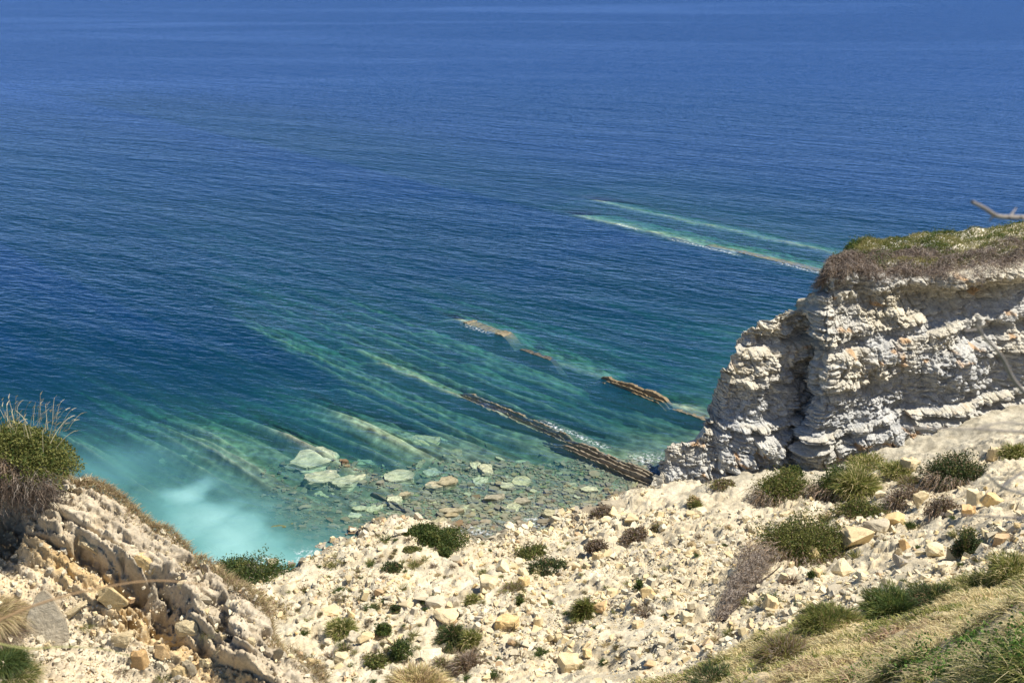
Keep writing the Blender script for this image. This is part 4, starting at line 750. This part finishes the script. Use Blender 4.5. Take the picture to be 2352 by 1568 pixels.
BU = [(575, 1312, 185, 62, 'green', 'wide dark green shrub thicket at the left end of the shore', 9000, .15, 0),
 (965, 1222, 70, 34, 'green', 'low dark green bush tucked behind the crest of the rubble mound', 3500, .1, 0), (1010, 1240, 105, 58, 'green', 'tall dark green shrub growing down behind the rubble mound', 7000, .15, 0), (1022, 1268, 32, 20, 'green', 'small green plant at the foot of the tall dark green shrub', 1200, .3, 0),
 (1217, 1272, 80, 34, 'olive', 'flat dark green mat with a dry brown end in mid slope', 3500, .25, 100), (1255, 1300, 96, 50, 'dark', 'dense dark green mat spreading below the flat one in mid slope', 5200, .2, 150),
 (1375, 1256, 48, 44, 'brown', 'dry round grey-brown bush alone on the mid slope', 3000, .6, 0), (1462, 1232, 66, 38, 'brown', 'dry grey-brown bush stretched beside a pale tilted slab', 3000, .6, 0), (1508, 1214, 30, 28, 'mix', 'small brown-green bush just above the stretched dry bush', 1400, .5, 0),
 (1383, 1182, 60, 30, 'brown', 'dry brown scrub growing against the knobbly shore outcrop', 2200, .6, 0), (1592, 1152, 34, 34, 'straw', 'small pinkish dry bush below the nose of the cliff', 1200, .6, 0), (1655, 1112, 60, 22, 'mix', 'thin dry scrub at the foot of the cliff nose', 1500, .7, 0),
 (1790, 1120, 128, 84, 'olive', 'bushy olive-brown shrub left of the dark green one below the cliff crevice', 8000, .4, 900), (1822, 1086, 52, 34, 'green', 'dark green tip growing on top of the olive-brown shrub', 2200, .2, 0),
 (1920, 1110, 112, 88, 'green', 'rounded dark green shrub below the cliff crevice', 8500, .2, 900), (1968, 1112, 90, 74, 'grass', 'yellow-green grassy bush merging into the right side of the dark green shrub', 5500, .75, 200),
 (1980, 1172, 96, 62, 'olive', 'long olive tussock running up to the right behind the biggest shrub', 5000, .65, 400), (1838, 1238, 206, 128, 'olive', 'the biggest shrub, a broad olive green dome in the right-hand rubble', 20000, .3, 1500),
 (2200, 1083, 140, 92, 'dark', 'dark green shrub with a black shaded base at the upper right', 8500, .45, 900), (2082, 1140, 92, 54, 'brown', 'dry brown shrub left of the upright squared block', 4500, .6, 300), (2160, 1168, 60, 66, 'brown', 'dry pinkish brown shrub right of the upright squared block', 4000, .7, 200),
 (2222, 1254, 54, 76, 'dark', 'dark thin shrub standing alone in the rubble near the right edge', 3500, .45, 0), (2225, 1226, 40, 44, 'olive', 'sparse light green sprays growing out above the dark thin shrub', 900, .4, 0),
 (2000, 1064, 110, 26, 'grass', 'green grass clump at the top of the right-hand rubble below the scree', 3500, .85, 0), (2065, 1078, 84, 30, 'grass', 'bright green grass clump between white stones below the scree', 3500, .85, 0), (2090, 1106, 50, 22, 'mix', 'small brown grass clump under the bright green one', 1500, .8, 0),
 (2335, 1040, 66, 36, 'grass', 'green grass clump cut by the right edge below the scree', 2800, .85, 0), (1343, 1402, 44, 60, 'olive', 'spiky olive grass tussock in the lower middle of the slope', 2600, 1., 0), (1040, 1462, 62, 50, 'dark', 'dark green grass tussock low in the left centre', 3500, 1., 0), (1082, 1466, 44, 44, 'grass', 'light green tuft against the dark grass tussock', 1500, 1., 0),
 (1077, 1524, 66, 50, 'brown', 'round reddish brown cushion bush near the bottom centre', 4000, .8, 0), (880, 1442, 34, 32, 'green', 'small round green plant left of centre in the rubble', 1500, .7, 0), (785, 1440, 66, 38, 'grass', 'bright green grass clump in the lower left rubble', 2600, .9, 0),
 (908, 1395, 26, 16, 'dark', 'low dark green plant at the end of the low yellow slab', 900, .3, 0), (866, 1518, 60, 44, 'olive', 'leafy green weeds at the bottom left of the slope', 2400, .5, 0), (925, 1494, 54, 54, 'green', 'upright green weed patch beside a round buff stone near the bottom', 2400, .6, 0),
 (1870, 1318, 30, 22, 'green', 'small bright green plant at the foot of the tilted yellow slab', 1200, .3, 0), (1465, 1345, 24, 46, 'green', 'thin upright green plant in the middle of the slope', 600, .6, 0), (1195, 1382, 22, 44, 'green', 'thin upright dark plant left of the spiky tussock', 600, .7, 0), (1085, 1378, 26, 34, 'grass', 'small yellow-green tuft above the dark grass tussock', 900, .9, 0),
 (1600, 1165, 22, 40, 'olive', 'narrow green-brown plant left of the bright white boulder', 700, .8, 0), (990, 1376, 40, 22, 'dark', 'dark green tuft above the rough cream boulder', 900, .5, 0), (1180, 1352, 60, 26, 'mix', 'yellow-brown grass tuft right of the block with dark notches', 1300, .9, 0), (960, 1568, 130, 66, 'straw', 'large clump of straw coloured grass at the bottom edge', 5000, 1., 0), (900, 1300, 44, 16, 'dark', 'dark low plants on the face of the rubble mound', 1100, .4, 0), (948, 1262, 40, 14, 'olive', 'low green plants high on the rubble mound', 900, .5, 0)]
for i, (px, py, w_, h_, pal, lb, n_, st_, sk_) in enumerate(BU):
    grassy = st_ >= .75
    bush(px, py, w_, h_, pal, lb, 'grass_tuft' if grassy else 'shrub', None, i, n_, st_, stems=not grassy, droop=.45 if grassy else .2, dry_skirt=sk_, cat='grass tuft' if grassy else 'shrub')
# small plants dotted between the stones, a few shapes copied
def tuft_mesh(seed, pal, n, wd, up, ht):
    r = np.random.default_rng(seed); a = r.uniform(0, 6.28, n); ro = np.stack([np.cos(a), np.sin(a), 0*a], -1)*r.random((n, 1))*.35
    d = unit(np.stack([np.cos(a)*r.uniform(.1, 1, n), np.sin(a)*r.uniform(.1, 1, n), r.uniform(.4, 1.2, n)*up], -1)); v, f, c = strands(ro, d, r.uniform(.5, 1, n)*ht, .35, wd, cmix(n, r, *PALS[pal]), r, 3)
    if pal in ('green', 'mix', 'dark'):
        m = n*2; q, _ = clump_pts(m, (.42, .42, .4), r, seed); v, f, c = join([(v, f, c), leaves(q, .12, cmix(m, r, *PALS[pal]), r)])
    return mesh_np('small_tuft', v, f, M_LEAF, c, smooth=False)
TM = {p: [tuft_mesh(50+i*7+j, p, 130, .045, 1, .95) for j in range(3)] for i, p in enumerate(('green', 'grass', 'brown', 'mix', 'straw'))}
TL = {'green': 'small dark green leafy plant rooted between the pale stones of the slope', 'grass': 'small light green grass tuft rooted between the pale stones of the slope', 'brown': 'small dead brown tuft standing between the pale stones of the slope', 'mix': 'small half dry olive plant rooted between the pale stones of the slope', 'straw': 'small straw coloured tuft standing between the pale stones of the slope'}
rt = np.random.default_rng(77); cnt = 0; tries = 0
while cnt < 290 and tries < 12000:
    tries += 1; px, py = rt.uniform(620, 2352), rt.uniform(1180, 1568); wgt = .25+.75*math.exp(-((px-950)/330)**2)
    if rt.random() > wgt: continue
    g = T.hit(px, py)
    if g is None or g[2] < .4 or bankmask(g[:1], g[1:2])[0] > .1: continue
    p = ['green', 'grass', 'brown', 'mix', 'straw'][rt.choice(5, p=[.22, .24, .2, .24, .10])]; o = link('small_tuft', TM[p][rt.integers(3)]); s = min(.27+.14*rt.pareto(2.3), .7)
    o.location = g; o.scale = (s*1.2, s*1.2, s*rt.uniform(.6, 1.2)); o.rotation_euler = (0, 0, rt.uniform(0, 6.28)); tag(o, TL[p], 'plant', {'green': 'dark leafy plants', 'grass': 'light green tufts', 'brown': 'dead brown tufts', 'mix': 'half dry olive plants', 'straw': 'straw coloured tufts'}[p]+' dotted over the rubble slope'); cnt += 1
# dry grass behind the shrub at the left end of the shore, and under it
def field_strands(fld, rectpx, n, pal, ln, seed, up=.9, droop=.4, wfac=.0009, lo=6, hi=84, mask=None, lean=(0, 0), segs=3):
    r = np.random.default_rng(seed); q = []
    for _ in range(n//14+1):
        px, py = r.uniform(rectpx[0], rectpx[2]), r.uniform(rectpx[1], rectpx[3]); g = fld.hit(px, py, lo, hi)
        if g is not None and (mask is None or mask(px, py, g)): q.append(g)
    q = np.repeat(np.array(q), 14, 0); dist = np.linalg.norm(q-[0, 0, H], axis=1); q[:, :2] += r.normal(0, .0045, (len(q), 2))*dist[:, None]; q[:, 2] = fld.z(q[:, 0], q[:, 1]); m = len(q)
    d = unit(np.stack([r.normal(lean[0], .55, m), r.normal(lean[1], .55, m), np.full(m, up)], -1)); c = cmix(m, r, *PALS[pal]) if isinstance(pal, str) else pal(q, r)
    return strands(q, d, r.uniform(.5, 1.2, m)*ln, droop, wfac*dist, c, r, segs)
v, f, c = field_strands(T, (480, 1330, 700, 1420), 9000, 'straw', .40, 301, mask=lambda a, b, g: (a-480)*.55+1330 < b+30 and a < 640+30*math.sin(b))
tag(link('dry_grass', mesh_np('dry_grass', v, f, M_LEAF, c, smooth=False)), 'dry straw coloured grass in the gully below the dark green thicket', 'dry grass', kind='stuff')
# grassy bank in the lower right corner
def bankpal(q, r):
    n = len(q); a = noise2(q[:, 0]*.45, q[:, 1]*.45, 61)+.5*noise2(q[:, 0]*1.6, q[:, 1]*1.6, 62); b = noise2(q[:, 0]*.35+9, q[:, 1]*.5, 63)
    g1 = cmix(n, r, [G_YEL, G_MID, G_OL, (.38, .37, .13)], [3, 2, 2, 3]); s1 = cmix(n, r, [STRAW, (.50, .42, .22), (.62, .55, .33)], [3, 4, 4]); p1_ = cmix(n, r, [PINK, BROWN, STRAW], [3, 2, 2])
    k = a+r.normal(0, .28, n); o = np.where((k > .12)[:, None], g1, s1); return np.minimum(np.where(((b+r.normal(0, .2, n)) > .38)[:, None], p1_, o)*1.18, .9)
mk_bank = lambda a, b, g: bankmask(g[:1], g[1:2])[0] > .35+.3*noise2(np.array([g[0]*2.]), np.array([g[1]*2.]), 4)[0] and (noise2(np.array([g[0]*.8]), np.array([g[1]*1.6]), 66)[0]+.4*noise2(np.array([g[0]*3.]), np.array([g[1]*5.]), 67)[0] < .02)
v, f, c = field_strands(T, (1380, 1270, 2360, 1572), 150000, bankpal, .36, 302, lo=6, hi=45, mask=mk_bank, lean=(-.35, .1), wfac=.0010, droop=.55)
tag(link('bank_grass', mesh_np('bank_grass', v, f, M_LEAF, c, smooth=False)), 'mixed green and straw coloured grass covering the near bank at the lower right', 'grass', kind='stuff')
for i, (px, py, w_, h_, pal, lb, n_) in enumerate([(1525, 1400, 0, 0, '', '', 0), (2060, 1395, 150, 70, 'green', 'deep green grass tussock on the rim of the bank right of centre', 5000), (2150, 1370, 110, 44, 'dark', 'dark grass clump at the rim of the bank under a pale ledge', 3500), (1905, 1425, 150, 56, 'olive', 'rounded olive grass hummock on the bank edge', 5000), (1800, 1500, 110, 70, 'mix', 'grey-brown drooping grass tussock at the left end of the bank', 4500), (2330, 1310, 110, 60, 'grass', 'light green grass clump at the right edge of the bank rim', 3500), (2270, 1345, 120, 34, 'grass', 'low yellow-green grass clump along the bank rim', 3000), (1640, 1556, 120, 34, 'dark', 'low green patch at the bottom edge beside the bare ledge', 2500)]):
    if n_: bush(px, py, w_, h_, pal, lb, 'grass_tuft', None, 400+i, n_, 1., stems=False, droop=.5, cat='grass tuft')
# bramble at the very bottom right
r = np.random.default_rng(9); q = []
while len(q) < 5200:
    px, py = r.uniform(1900, 2356), r.uniform(1450, 1572)
    if py < 1568-(px-1900)*.26+18*math.sin(px*.05): continue
    g = T.hit(px, py, 6, 30)
    if g is not None: q.append(g+[r.normal(0, .05), r.normal(0, .05), abs(r.normal(0, .16))])
q = np.array(q); root = bpy.data.objects.new('bramble', None); SC.collection.objects.link(root); root.location = q.mean(0); tag(root, 'leafy green bramble patch filling the bottom right corner', 'bramble')
v, f, c = leaves(q-q.mean(0), r.uniform(.025, .06, len(q)), cmix(len(q), r, [(.06, .13, .02), (.12, .22, .04), (.19, .30, .07), G_DK], [4, 4, 2, 2]), r, .8, .8); link('foliage', mesh_np('foliage', v, f, M_LEAF, c, smooth=False), root)
k = 90; v, f, c = strands(q[r.integers(0, len(q), k)]-q.mean(0)-[0, 0, .1], unit(r.normal(size=(k, 3))+[-.5, 0, 1.2]), r.uniform(.3, .9, k), .5, .006, cmix(k, r, [STRAW, BROWN], [3, 1]), r, 6, wob=.02); link('stems', mesh_np('stems', v, f, M_DRY, c, smooth=False), root)
# seed stalks arching over the bank
k = 70; pos = []
while len(pos) < k:
    g = T.hit(r.uniform(1750, 2352), r.uniform(1440, 1567), 6, 30)
    if g is not None: pos.append(g)
pos = np.array(pos); v, f, c = strands(pos, unit(np.stack([r.normal(-.5, .5, k), r.normal(0, .4, k), np.full(k, .9)], -1)), r.uniform(.5, 1.1, k), .55, .0065, cmix(k, r, [(.55, .45, .25), STRAW], [1, 1]), r, 8)
tag(link('grass_stalks', mesh_np('grass_stalks', v, f, M_DRY, c, smooth=False)), 'long pale grass stalks arching over the lower right bank', 'grass stalks', kind='stuff')

# ---- cliff top: turf, heath and a fringe of dead scrub hanging over the edge
r = np.random.default_rng(21); PT = Pc[:, nV:, :]; iu = np.where(U_ > .615)[0]
def plateau(n, lo, hi): a = r.integers(iu[0], iu[-1], n); b = (r.uniform(lo, hi, n)*(nB-1)).astype(int); return PT[a, b]+r.normal(0, .03, (n, 3))*[1, 1, .2], a, b
n = 42000; q, a, b = plateau(n, .06, .99); gm = noise2(q[:, 0]*.35, q[:, 1]*.35, 8)+r.normal(0, .2, n); cc = np.where((gm > 0)[:, None], cmix(n, r, [G_MID, G_OL, G_YEL], [3, 3, 3]), cmix(n, r, [(.36, .33, .15), STRAW, G_YEL], [3, 1, 3]))
hh = .22+.20*np.clip(noise2(q[:, 0]*.6, q[:, 1]*.6, 9)+.3, 0, 1); v1 = strands(q, unit(np.stack([r.normal(.1, .4, n), r.normal(0, .4, n), np.ones(n)], -1)), hh*r.uniform(.6, 1.4, n), .3, .05, cc, r, 2)
n = 26000; q, a, b = plateau(n, .05, .99); km = noise2(q[:, 0]*.5, q[:, 1]*.5, 8) > .15; q = q[km]; q[:, 2] += np.abs(r.normal(0, .22, len(q)))*(1+noise2(q[:, 0]*.7, q[:, 1]*.7, 5)); v2 = leaves(q, .13, cmix(len(q), r, [G_MID, (.07, .13, .025), G_OL, G_DK], [4, 4, 2, 1]), r, .6, .8)
v, f, c = join([v1, v2]); tag(link('cliff_top_turf', mesh_np('cliff_top_turf', v, f, M_LEAF, c, smooth=False)), 'green and yellowish turf capping the cliff at the right', 'turf', kind='stuff')
n = 46000; a = r.integers(iu[0]-6, iu[-1], n); tz = r.random(n); bb = (r.random(n)**1.5*.42*(nB-1)).astype(int); q = PT[a, bb].copy(); q += nr[a]*(r.uniform(-.1, .75, n)*np.clip(1-bb/(nB*.17), 0, 1))[:, None]; q[:, 2] += (r.uniform(-.45, .55, n)*np.where(bb < 6, 1, .6))*(.75+.9*noise2(a*.03, bb*.03, 5))+.45*noise2(a*.025, bb*.05, 6)+.2*noise2(a*.09, bb*.1, 7)
d = unit(nr[a]*r.uniform(.2, 1.2, (n, 1))+np.stack([r.normal(-.2, .7, n), r.normal(0, .5, n), r.normal(.15, .6, n)], -1)); v1 = strands(q, d, r.uniform(.25, .75, n), .45, .034, cmix(n, r, [GREYT, (.23, .18, .15), (.34, .28, .24), BROWN, (.10, .075, .06)], [4, 4, 3, 2, 2]), r, 3, wob=.10)
tag(link('dead_scrub', mesh_np('dead_scrub', *v1[:2], M_DRY, v1[2], smooth=False)), 'tangled dead greyish brown scrub hanging over the upper edge of the cliff', 'scrub', kind='stuff')

# ---- bush crowning the bluff at the left edge
g0 = UD(40, 1105, 16.8); g0 = np.array([g0[0], g0[1], B.z(g0[0], g0[1])+.0]); g0 = UD(35, 1085, 13.0)
def ovr(lbl_root, v, f, c, nm, m): return link(nm, mesh_np(nm, v, f, m, c, smooth=False), lbl_root)
r = np.random.default_rng(31); root = bpy.data.objects.new('shrub', None); SC.collection.objects.link(root); root.location = g0; root.scale = (.78, .78, .78); tag(root, 'big overhanging green and brown bush crowning the bluff at the left edge', 'shrub')
n = 40000; c0, d0 = clump_pts(n, (1.18, .85, 1.02), r, 5, .16); c0 -= [.12, 0, 0]; sel = c0[:, 2] > -.2
side = (c0[:, 0] > .1)+0.; gtop = (c0[:, 2]+.5*c0[:, 0]+.5*noise2(c0[:, 0]*3, c0[:, 2]*3, 4)) > .35
cc = np.where(gtop[:, None], cmix(n, r, [G_MID, G_OL, G_YEL, (.2, .2, .07)], [3, 4, 3, 1]), cmix(n, r, [BROWN, GREYT, PINK, (.12, .08, .05)], [4, 3, 2, 2]))
gl_ = gtop & (r.random(n) < .8); ovr(root, *leaves(c0[gl_], .05*r.uniform(.5, 1.3, gl_.sum()), cc[gl_], r), 'foliage', M_LEAF)
ot = ~gl_; ovr(root, *strands(c0[ot]*.9, unit(d0[ot]*.8+[.15, -.3, -.05]+.45*r.normal(size=(ot.sum(), 3))), r.uniform(.06, .22, ot.sum()), .3, .010, cc[ot]*1.1, r, 4, wob=.05), 'stems', M_DRY)
k = 2600; a = r.uniform(0, 1, k); q = np.stack([-1.1+2.1*a, -.75-.05*np.sin(a*3)+r.normal(0, .08, k), r.normal(-.05, .16, k)], -1); ovr(root, *strands(q+[0, .1, .12], unit(np.stack([r.normal(0, .5, k), r.normal(-.2, .3, k), np.full(k, -.35)], -1)), r.uniform(.08, .34, k), .5, .009, cmix(k, r, [(.10, .07, .05), (.2, .15, .11), GREYT], [3, 2, 1]), r, 5, wob=.06), 'roots', M_DRY)
k = 130; a = r.uniform(-.75, 1.0, k); q = np.stack([a, r.normal(0, .25, k), .78+.15*(1-a*a)-.1*np.abs(a)], -1); st_d = unit(np.stack([a*.55+r.normal(0, .22, k), r.normal(0, .2, k), np.full(k, 1.)], -1)); ln = r.uniform(.25, .75, k)
v, f, c = strands(q, st_d, ln, .28, .009, cmix(k, r, [(.60, .52, .34), STRAW], [1, 1]), r, 8, tip=.6); e_ = q+st_d*ln[:, None]; e_[:, 2] -= .28*ln; hd_ = strands(e_-st_d*.02, unit(st_d+[.25, 0, -.35]), np.full(k, .11), .3, .022, cmix(k, r, [(.60, .53, .38)], [1]), r, 2, tip=.2)
v, f, c = join([(v, f, c), hd_]); ovr(root, v, f, c, 'seed_stalks', M_DRY)['kind'] = 'stuff'
# dry grass along the rim of the bluff
n = 15000; a = r.uniform(0, 1, n); xx = np.interp(a, [0, 1], [EX[1]-.1, EX[-2]+.1]); yy = np.interp(xx, EX, EY)+r.normal(-.02, .12, n)*(.6+.7*a); zz = B.z(xx, yy); q = np.stack([xx, yy, zz], -1)
v, f, c = strands(q, unit(np.stack([r.normal(.25, .45, n), r.normal(.1, .4, n), np.full(n, .8)], -1)), r.uniform(.05, .19, n), .4, .007, cmix(n, r, [STRAW, (.36, .25, .13), PINK, (.2, .19, .08)], [4, 3, 2, 2]), r, 3)
tag(link('rim_grass', mesh_np('rim_grass', v, f, M_LEAF, c, smooth=False)), 'dry golden grass growing all along the rim of the left bluff', 'dry grass', kind='stuff')
def tussock(px, py, fld, n, ln, pal, lb, seed, lean=(0, 0, 0), wd=.008, spread=.25, lo=8):
    r = np.random.default_rng(seed); g = fld.hit(px, py, lo, 22)
    if g is None: g = UD(px, py, 10.8)
    ln *= .85; spread *= .85; wd *= .8
    a = r.uniform(0, 6.28, n); ro = np.stack([np.cos(a), np.sin(a), 0*a], -1)*spread*np.sqrt(r.random((n, 1))); d = unit(np.stack([np.cos(a)*.7+lean[0], np.sin(a)*.7+lean[1], r.uniform(.3, 1.1, n)+lean[2]], -1)+.2*r.normal(size=(n, 3)))
    v, f, c = strands(ro, d, r.uniform(.5, 1.1, n)*ln, .7, wd, cmix(n, r, *PALS[pal]), r, 6); o = link('grass_tuft', mesh_np('grass_tuft', v, f, M_LEAF, c, smooth=False)); o.location = g; tag(o, lb, 'grass tuft'); return o
tussock(-20, 1425, B, 4200, .55, 'straw', 'big drooping tussock of golden grass at the left edge', 41, (.25, 0, .2), spread=.28); tussock(0, 1452, B, 1600, .32, 'brown', 'dead brown grass skirt under the golden tussock at the left edge', 42, (.5, 0, 0), spread=.25)
tussock(10, 1530, B, 2600, .34, 'green', 'green grass tussock at the left edge above the lower corner', 43, (.1, 0, .3), spread=.26); tussock(30, 1568, B, 2600, .28, 'grass', 'bright green grass in the bottom left corner', 44, (.1, 0, .4), spread=.33)
for i, (px, py, pal, lb) in enumerate([(200, 1450, 'grass', 'small green tuft in the shadow under the thin jutting slab'), (478, 1468, 'grass', 'small green tuft right of the notched cream block'), (372, 1490, 'brown', 'dead twiggy plant above the dark dead stalks'), (516, 1490, 'straw', 'pale dry tuft right of the notched cream block'), (375, 1566, 'olive', 'olive plant among the stones at the bottom of the bluff'), (280, 1545, 'brown', 'thin dead sprig left of the cracked tan boulder'), (565, 1505, 'brown', 'dry twiggy tuft low on the bluff near the rim')]):
    tussock(px, py, B, 90, .22, pal, lb, 60+i, spread=.05, wd=.006)

# ---- dead shrub leaning down the slope below the biggest shrub: grey twigs and one long bare stem
gA = T.hit(1655, 1432); gB = T.hit(1790, 1305); r = np.random.default_rng(51); root = bpy.data.objects.new('dead_shrub', None); SC.collection.objects.link(root); root.location = gA; tag(root, 'dead grey shrub leaning from the biggest shrub down the scree on one long dark stem', 'dead shrub')
n = 11000; a = r.random(n)**.8; W_ = (.25+1.9*a)*1.0; base = gA+(gB-gA)*a[:, None]; q = base-gA+np.stack([-r.random(n)*W_*.9, r.random(n)*W_*.65, r.random(n)**2*.55*W_*.5+.05], -1)
q += r.normal(0, .12, (n, 3)); q[:, 2] = np.maximum(q[:, 2], T.z(q[:, 0]+gA[0], q[:, 1]+gA[1])-gA[2])+r.random(n)*.35*a; kp = noise2(q[:, 0]*1.6+3, q[:, 1]*1.6+q[:, 2]*1.3, 12)+.5*noise2(q[:, 0]*5, q[:, 2]*5, 14) > -.22; q = q[kp]; n = len(q); link('twigs', mesh_np('twigs', *(lambda s_: (s_[0], s_[1], M_DRY, s_[2]))(strands(q, unit(np.array(gB-gA)*.25+r.normal(size=(n, 3))), r.uniform(.12, .4, n), .1, .028, cmix(n, r, [GREYT, (.20, .165, .14), BROWN, (.33, .28, .24)], [4, 3, 2, 2]), r, 3, wob=.1)), smooth=False), root)
def tube(name, pts, rads, mat, parent=None, sides=7, col=(.1, .08, .06)):
    pts = np.array(pts, float); n = len(pts); tg = unit(np.gradient(pts, axis=0)); ref = np.array([.3, .2, .93]); a = unit(np.cross(tg, ref)); b = np.cross(tg, a); th = np.arange(sides)/sides*2*math.pi
    V = pts[:, None]+(a[:, None]*np.cos(th)[None, :, None]+b[:, None]*np.sin(th)[None, :, None])*np.array(rads).reshape(-1, 1, 1); k = np.arange(n*sides).reshape(n, sides); k2 = np.roll(k, -1, 1)
    return link(name, mesh_np(name, V.reshape(-1, 3), np.stack([k[:-1], k[1:], k2[1:], k2[:-1]], -1).reshape(-1, 4), mat, np.tile(np.array(col), (n*sides, 1))), parent)
for j in range(3):
    tt = np.linspace(0, 1, 14); pts = (gB-gA)[None]*tt[:, None]+np.stack([.10*np.sin(tt*9+j)+.06*j, .07*np.cos(tt*7+j), .10+.18*np.sin(tt*3.14)+.05*j], -1); tube('stem', pts, .055-.03*tt-.01*j, M_DRY, root, col=(.06, .045, .035))
# small stick standing in the rubble
g = T.hit(2058, 1200); tube_o = tube('stick', [g+[0, 0, -.05], g+[.25, .05, .5], g+[.5, .1, 1.05]], [.045, .04, .035], M_DRY, col=(.13, .12, .11)); tag(tube_o, 'short straight dark stick poking out of the rubble right of the shrubs', 'stick')

# ---- twigs and stems close to the lens, out of focus
def poly(px, D, n=26):
    px = np.array(px, float); t0 = np.linspace(0, 1, len(px)); t = np.linspace(0, 1, n); xx = np.interp(t, t0, px[:, 0]); yy = np.interp(t, t0, px[:, 1]); k = np.array([.25, .5, .25])
    for _ in range(2): xx[1:-1] = np.convolve(xx, k, 'valid'); yy[1:-1] = np.convolve(yy, k, 'valid')
    return np.array([UD(a, b, D+.15*s_) for a, b, s_ in zip(xx, yy, t)])
TW = (.30, .26, .22)
root = bpy.data.objects.new('dead_branch', None); SC.collection.objects.link(root); root.location = UD(2420, 495, 1.9); tag(root, 'blurred bare branch tip reaching in from the right above the cliff top', 'branch'); L0 = np.array(root.location)
tube('twig', poly([(2232, 463), (2262, 478), (2290, 498), (2352, 500), (2430, 496)], 1.75)-L0, np.linspace(.0028, .0052, 26), M_DRY, root, col=TW)
for pq in ([(2284, 494), (2272, 508)], [(2318, 500), (2328, 486), (2334, 478)], [(2345, 499), (2372, 512)]): tube('twig', poly(pq, 1.76, 8)-L0, np.linspace(.0022, .0010, 8), M_DRY, root, col=TW)
root = bpy.data.objects.new('dead_branch', None); SC.collection.objects.link(root); root.location = UD(2440, 1000, 1.9); tag(root, 'blurred crooked twig hanging in front of the cliff face at the right edge', 'branch'); L0 = np.array(root.location)
tube('twig', poly([(2240, 742), (2258, 772), (2300, 815), (2325, 870), (2356, 905), (2440, 1000)], 1.75)-L0, np.linspace(.0022, .0055, 26), M_DRY, root, col=TW); tube('twig', poly([(2215, 760), (2245, 756)], 1.75, 6)-L0, [.0018]*6, M_DRY, root, col=TW)
root = bpy.data.objects.new('dead_branch', None); SC.collection.objects.link(root); root.location = UD(2440, 1005, 1.9); tag(root, 'faint blurred twig lying across the scree at the right edge', 'branch'); L0 = np.array(root.location)
tube('twig', poly([(2080, 982), (2180, 985), (2240, 985), (2352, 992), (2440, 1005)], 1.6)-L0, np.linspace(.0012, .0028, 26), M_DRY, root, col=TW); tube('twig', poly([(2240, 985), (2300, 968), (2352, 975), (2430, 990)], 1.6, 12)-L0, [.0016]*12, M_DRY, root, col=TW)
root = bpy.data.objects.new('dead_branch', None); SC.collection.objects.link(root); root.location = UD(2440, 1190, 1.9); tag(root, 'blurred dark twigs in front of the boulders at the right edge', 'branch'); L0 = np.array(root.location)
tube('twig', poly([(2160, 1180), (2280, 1186), (2352, 1190), (2440, 1190)], 1.6)-L0, np.linspace(.0010, .0036, 26), M_DRY, root, col=(.15, .13, .12)); tube('twig', poly([(2262, 1085), (2300, 1120), (2352, 1135), (2440, 1150)], 1.6)-L0, np.linspace(.0016, .0032, 26), M_DRY, root, col=(.22, .2, .18)); tube('twig', poly([(2300, 1118), (2345, 1085), (2400, 1060)], 1.6, 10)-L0, [.0022]*10, M_DRY, root, col=(.2, .18, .16))
for pts, rad, lb, cl_ in [([(-60, 1450), (10, 1418), (90, 1385), (170, 1362), (290, 1338), (370, 1331), (470, 1342)], .0022, 'blurred tan grass stem arching across the left bluff', (.42, .27, .14)), ([(-40, 1470), (60, 1490), (150, 1484), (230, 1487), (300, 1506)], .0016, 'blurred yellow-green grass stem low across the left bluff', (.34, .33, .12))]:
    tag(tube('bent_grass', poly(pts, 1.7), np.linspace(rad*1.3, rad*.5, 26), M_DRY, col=cl_), lb, 'grass stem')
